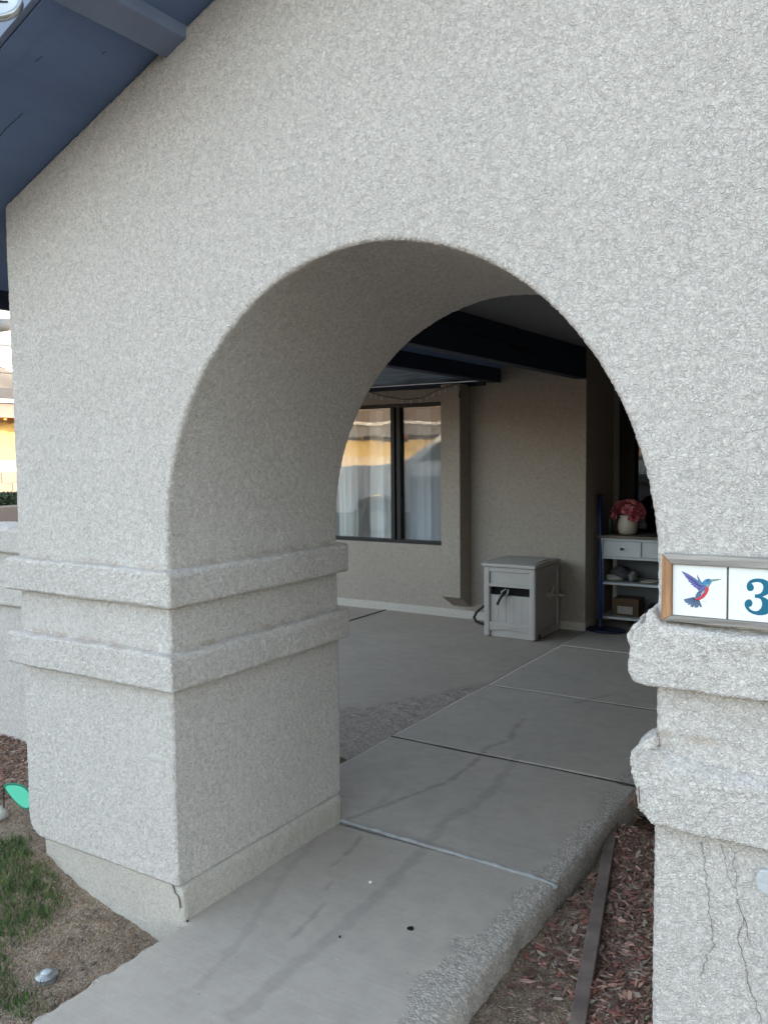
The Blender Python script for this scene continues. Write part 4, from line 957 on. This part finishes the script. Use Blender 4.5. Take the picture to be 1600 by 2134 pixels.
# ================================================================= BACKGROUND AT FAR LEFT
M['plaster'] = noisy('grey_plaster', (.19, .165, .155), (.165, .145, .135), 1.5, .9)
pwl = thing('planter_wall', 'smooth brown rendered planter wall below the hedge at far left', 'planter wall', (-9.2, 5, -.25))
link('face', box((-.25, -4, -.2), (0, 6, 1.04), .02), M['plaster'], pwl)
M['leafs'] = [noisy('hedge_leaf', (.05, .085, .03), (.03, .055, .02), 9, .7), noisy('hedge_leaf_dark', (.025, .045, .018), (.018, .03, .013), 9, .7)]
rr = np.random.default_rng(44)
def leafcloud(name, c, s, cnt, size, seed, **kw):
    r_ = np.random.default_rng(seed); p = r_.normal(size=(cnt, 3)); p /= np.linalg.norm(p, axis=1)[:, None]; p *= r_.uniform(.45, 1, (cnt, 1))**.5
    p = p*np.array(s)+np.array(c); a = r_.normal(size=(cnt, 3)); a /= np.linalg.norm(a, axis=1)[:, None]; b = np.cross(a, r_.normal(size=(cnt, 3))); b /= np.linalg.norm(b, axis=1)[:, None]
    sz = r_.uniform(.5, 1.2, (cnt, 1))*size
    V = np.stack([p-a*sz, p+b*sz*.45, p+a*sz, p-b*sz*.45], 1).reshape(-1, 3); F = np.arange(cnt*4).reshape(-1, 4)
    me = bpy.data.meshes.new(name); me.from_pydata(V.tolist(), [], F.tolist())
    for mm in M['leafs']: me.materials.append(mm)
    me.polygons.foreach_set('material_index', r_.integers(0, 2, cnt).astype(np.int32)); me.update()
    return link(name, me, None, **kw)
hd = thing('hedge', 'low dark green clipped hedge above the brown planter wall', 'hedge', (0, 0, 0))
leafcloud('foliage', (-9.75, 5.2, .80), (.30, 3.4, .17), 26000, .035, 45, parent=hd)
link('stem', tube([(-9.75, 5.0, .3), (-9.75, 5.1, 1.0)], .03, 6), M['wood_brown'], hd)
bwl = thing('block_wall', 'grey concrete block wall behind the hedge at far left', 'wall', (-11.6, 1, -.3))
bkm = box((0, .003, .003), (.2, .397, .197), .006); bkm.materials.append(noisy('grey_block', (.27, .27, .265), (.22, .22, .215), 4, .9))
for row in range(9):
    for c_ in range(15):
        ob = bpy.data.objects.new('block', bkm); COL.objects.link(ob); ob.parent = bwl; ob.location = (random.uniform(-.002, .002), 1.5+c_*.4+.2*(row % 2), row*.2-.25)
link('mortar', box((.01, 1.4, -.02), (.19, 7.9, 1.545)), noisy('mortar', (.33, .33, .32), (.28, .28, .27), 9, .9), bwl)
# yellow house across
def house_at(name, lab, loc, rz, w, dpt, h, rcol=((.12, .11, .105), (.08, .075, .07))):
    hh = thing(name, lab, 'house', loc, rz)
    y_ = noisy('yellow_stucco', (.62, .49, .22), (.58, .45, .19), 1.2, .9)
    rf = noisy('old_roof', *rcol, 3, .9); raf = noisy('orange_rafter', (.50, .25, .09), (.42, .20, .07), 3, .8)
    link('wall', box((0, -w/2, 0), (-dpt, w/2, h)), y_, hh)
    link('lower_wall', box((0.0, -w/2-.0, -.2), (.03, w/2, 1.65)), noisy('cream_stucco', (.66, .58, .42), (.6, .52, .38), 1.2, .9), hh)
    link('roof', prism([(1.3, h-.12), (1.3, h+.05), (-dpt/2, h+.95), (-dpt-1, h+.05), (-dpt-1, h-.12), (-dpt/2, h+.75)], -w/2-.8, w/2+.8), rf, hh)
    link('fascia', box((1.301, -w/2-.8, h-.32), (1.36, w/2+.8, h+.08)), noisy('grey_fascia', (.20, .20, .21), (.17, .17, .18), 2, .8), hh)
    link('fascia', box((1.361, -w/2-.8, h+.10), (1.50, w/2+.8, h+.20)), M['white'], hh)
    rb = box((0.03, -.05, 0), (1.30, .05, .14)); rb.materials.append(raf)
    k = -w/2
    while k < w/2:
        ob = bpy.data.objects.new('rafter', rb); COL.objects.link(ob); ob.parent = hh; ob.location = (0, k, h-.30); ob.rotation_euler = (0, math.radians(4), 0); k += .8
    link('eave_board', prism([(0.03, h-.06), (1.30, h-.15), (1.30, h-.12), (0.03, h-.03)], -w/2, w/2), raf, hh)
    return hh
house_at('yellow_house', 'sunlit yellow house with orange rafters under its grey eave, seen past the left pier', (-21.5, 12.6, -.25), 0, 7.5, 7, 3.2)
hb = house_at('yellow_house', 'yellow house across the street mirrored in the window', (-15.5, -17.5, -.25), math.radians(57), 9, 7, 2.75, ((.40, .28, .18), (.33, .22, .14)))
# street lamp head
lampo = thing('street_lamp', 'grey street lamp head poking out from behind the left pier', 'street lamp', (-14.6, 10.2, -.3))
bm = bmesh.new(); add_tube(bm, [(-.95, -1.7, 4.50), (-.75, -1.35, 4.58), (-.4, -.8, 4.66), (.0, .0, 4.82)], [.06, .13, .145, .07], 14); link('lamp_head', fin(bm), noisy('grey_metal', (.22, .23, .25), (.18, .19, .2), 5, .4), lampo, smooth=True)
link('pole', tube([(0, .0, 0), (0, .0, 4.85)], [.09, .06], 12), M['grey_cloth'], lampo)
# power lines
for k, (z0, z1) in enumerate(((8.3, 8.1), (8.05, 7.9), (7.9, 7.85), (7.2, 7.0), (6.95, 6.85), (6.8, 6.55), (6.45, 6.3))):
    pw_ = [(-40+.2*k, -18+3*i, z0+(z1-z0)*i/22-.5*math.sin(math.pi*i/22)) for i in range(23)]
    o_ = link('power_line', tube(pw_, .024, 4), M['grey_cloth'], None, ('topmost', 'second from top', 'third from top', 'middle', 'third from bottom', 'second from bottom', 'lowest')[k]+' of the thin power lines in the pale sky left of the pier', 'power line', 'power lines over the far houses')
# hills
def hill(name, lab, r0, az0, az1, hmax, seed):
    f = mknoise(.9, k=9, dims=1, seed=seed); f2 = mknoise(5, k=9, dims=1, seed=seed+1); fs = mknoise(.02, k=20, dims=2, seed=seed+2)
    A = np.linspace(az0, az1, 160); T = np.linspace(0, 1, 26); V = []
    for a in A:
        H = hmax*(.62+.16*f(np.array([[a]]))[0]+.05*f2(np.array([[a]]))[0])
        for t in T:
            rad = r0+220*t; z = -1+H*math.sin(min(1, t*1.35)*math.pi/2)+2.2*fs(np.array([[rad*math.cos(a), rad*math.sin(a)]]))[0]*t
            V.append((rad*math.cos(a), rad*math.sin(a), z))
    n1, n2 = len(A), len(T); F = [(i*n2+j, (i+1)*n2+j, (i+1)*n2+j+1, i*n2+j+1) for i in range(n1-1) for j in range(n2-1)]
    me = bpy.data.meshes.new(name); me.from_pydata(V, [], F); me.update()
    mm = noisy('dry_hillside', (.37, .29, .22), (.26, .20, .15), .03, .95); link(name, me, mm, kind='structure', smooth=True)['label'] = lab
hill('hills', 'dry brown desert hills beyond the houses', 260, math.radians(118), math.radians(300), 75, 501)
# globe ornament geometry (local to ring)
link('rim', lathe([(.034, -.006), (.040, -.006), (.0405, .006), (.0345, .006), (.034, -.006)], 40), M['silver'], ring, smooth=True)
link('disc', lathe([(.001, -.003), (.0345, -.003), (.0345, .003), (.001, .003)], 40), M['globe'], ring)
link('hand', box((-.002, -.0012, .0035), (.002, .022, .0055)), M['black'], ring); link('hand', box((-.0, -.0012, .0036), (.016, .0015, .0054)), M['black'], ring)
for c in ring.children: c.rotation_euler = (math.radians(62), 0, math.radians(35)); c.scale = (1.42, 1.42, 1.42)
link('cord', tube([(.0, .0, .04), (.02, .08, .20)], .0012, 5), M['black'], ring)

# parked vehicle on the drive, seen only mirrored in the window glass
van = thing('parked_car', 'white pickup style car on the drive, mirrored in the dark framed window', 'car', (-6.0, -4.3, -.2), math.radians(-28))
cp_ = noisy('white_car_paint', (.60, .63, .66), (.57, .60, .63), 1, .3)
prof = [(-3.2, .5), (-3.15, 1.38), (-1.55, 1.50), (-.75, 2.08), (1.15, 2.10), (1.5, 1.50), (3.1, 1.48), (3.15, .5), (2.45, .5), (2.35, .75), (1.95, .88), (1.5, .75), (1.4, .5), (-1.55, .5), (-1.65, .75), (-2.05, .88), (-2.45, .75), (-2.55, .5)]
link('body', prism(prof, -.9, .9, 1, .03), cp_, van)
for s_ in (-1, 1):
    for pr_ in ([(-1.25, 1.54), (-.70, 2.0), (.10, 2.02), (.10, 1.54)], [(.18, 1.54), (.18, 2.02), (1.08, 2.02), (1.35, 1.54)]):
        link('side_window', prism(pr_, *( (.902, .908) if s_ > 0 else (-.908, -.902))), M['black'], van)
    for xw in (-2.05, 1.95):
        w_ = link('wheel', tube([(xw, s_*.68, .34), (xw, s_*.89, .34)], .34, 24), M['black'], van); link('rim', tube([(xw, s_*.885, .34), (xw, s_*.90, .34)], .20, 16), M['silver'], w_)
    link('headlight', box((-3.19, s_*.60-.18, 1.0), (-3.1, s_*.60+.18, 1.18), .01), M['globe'], van)
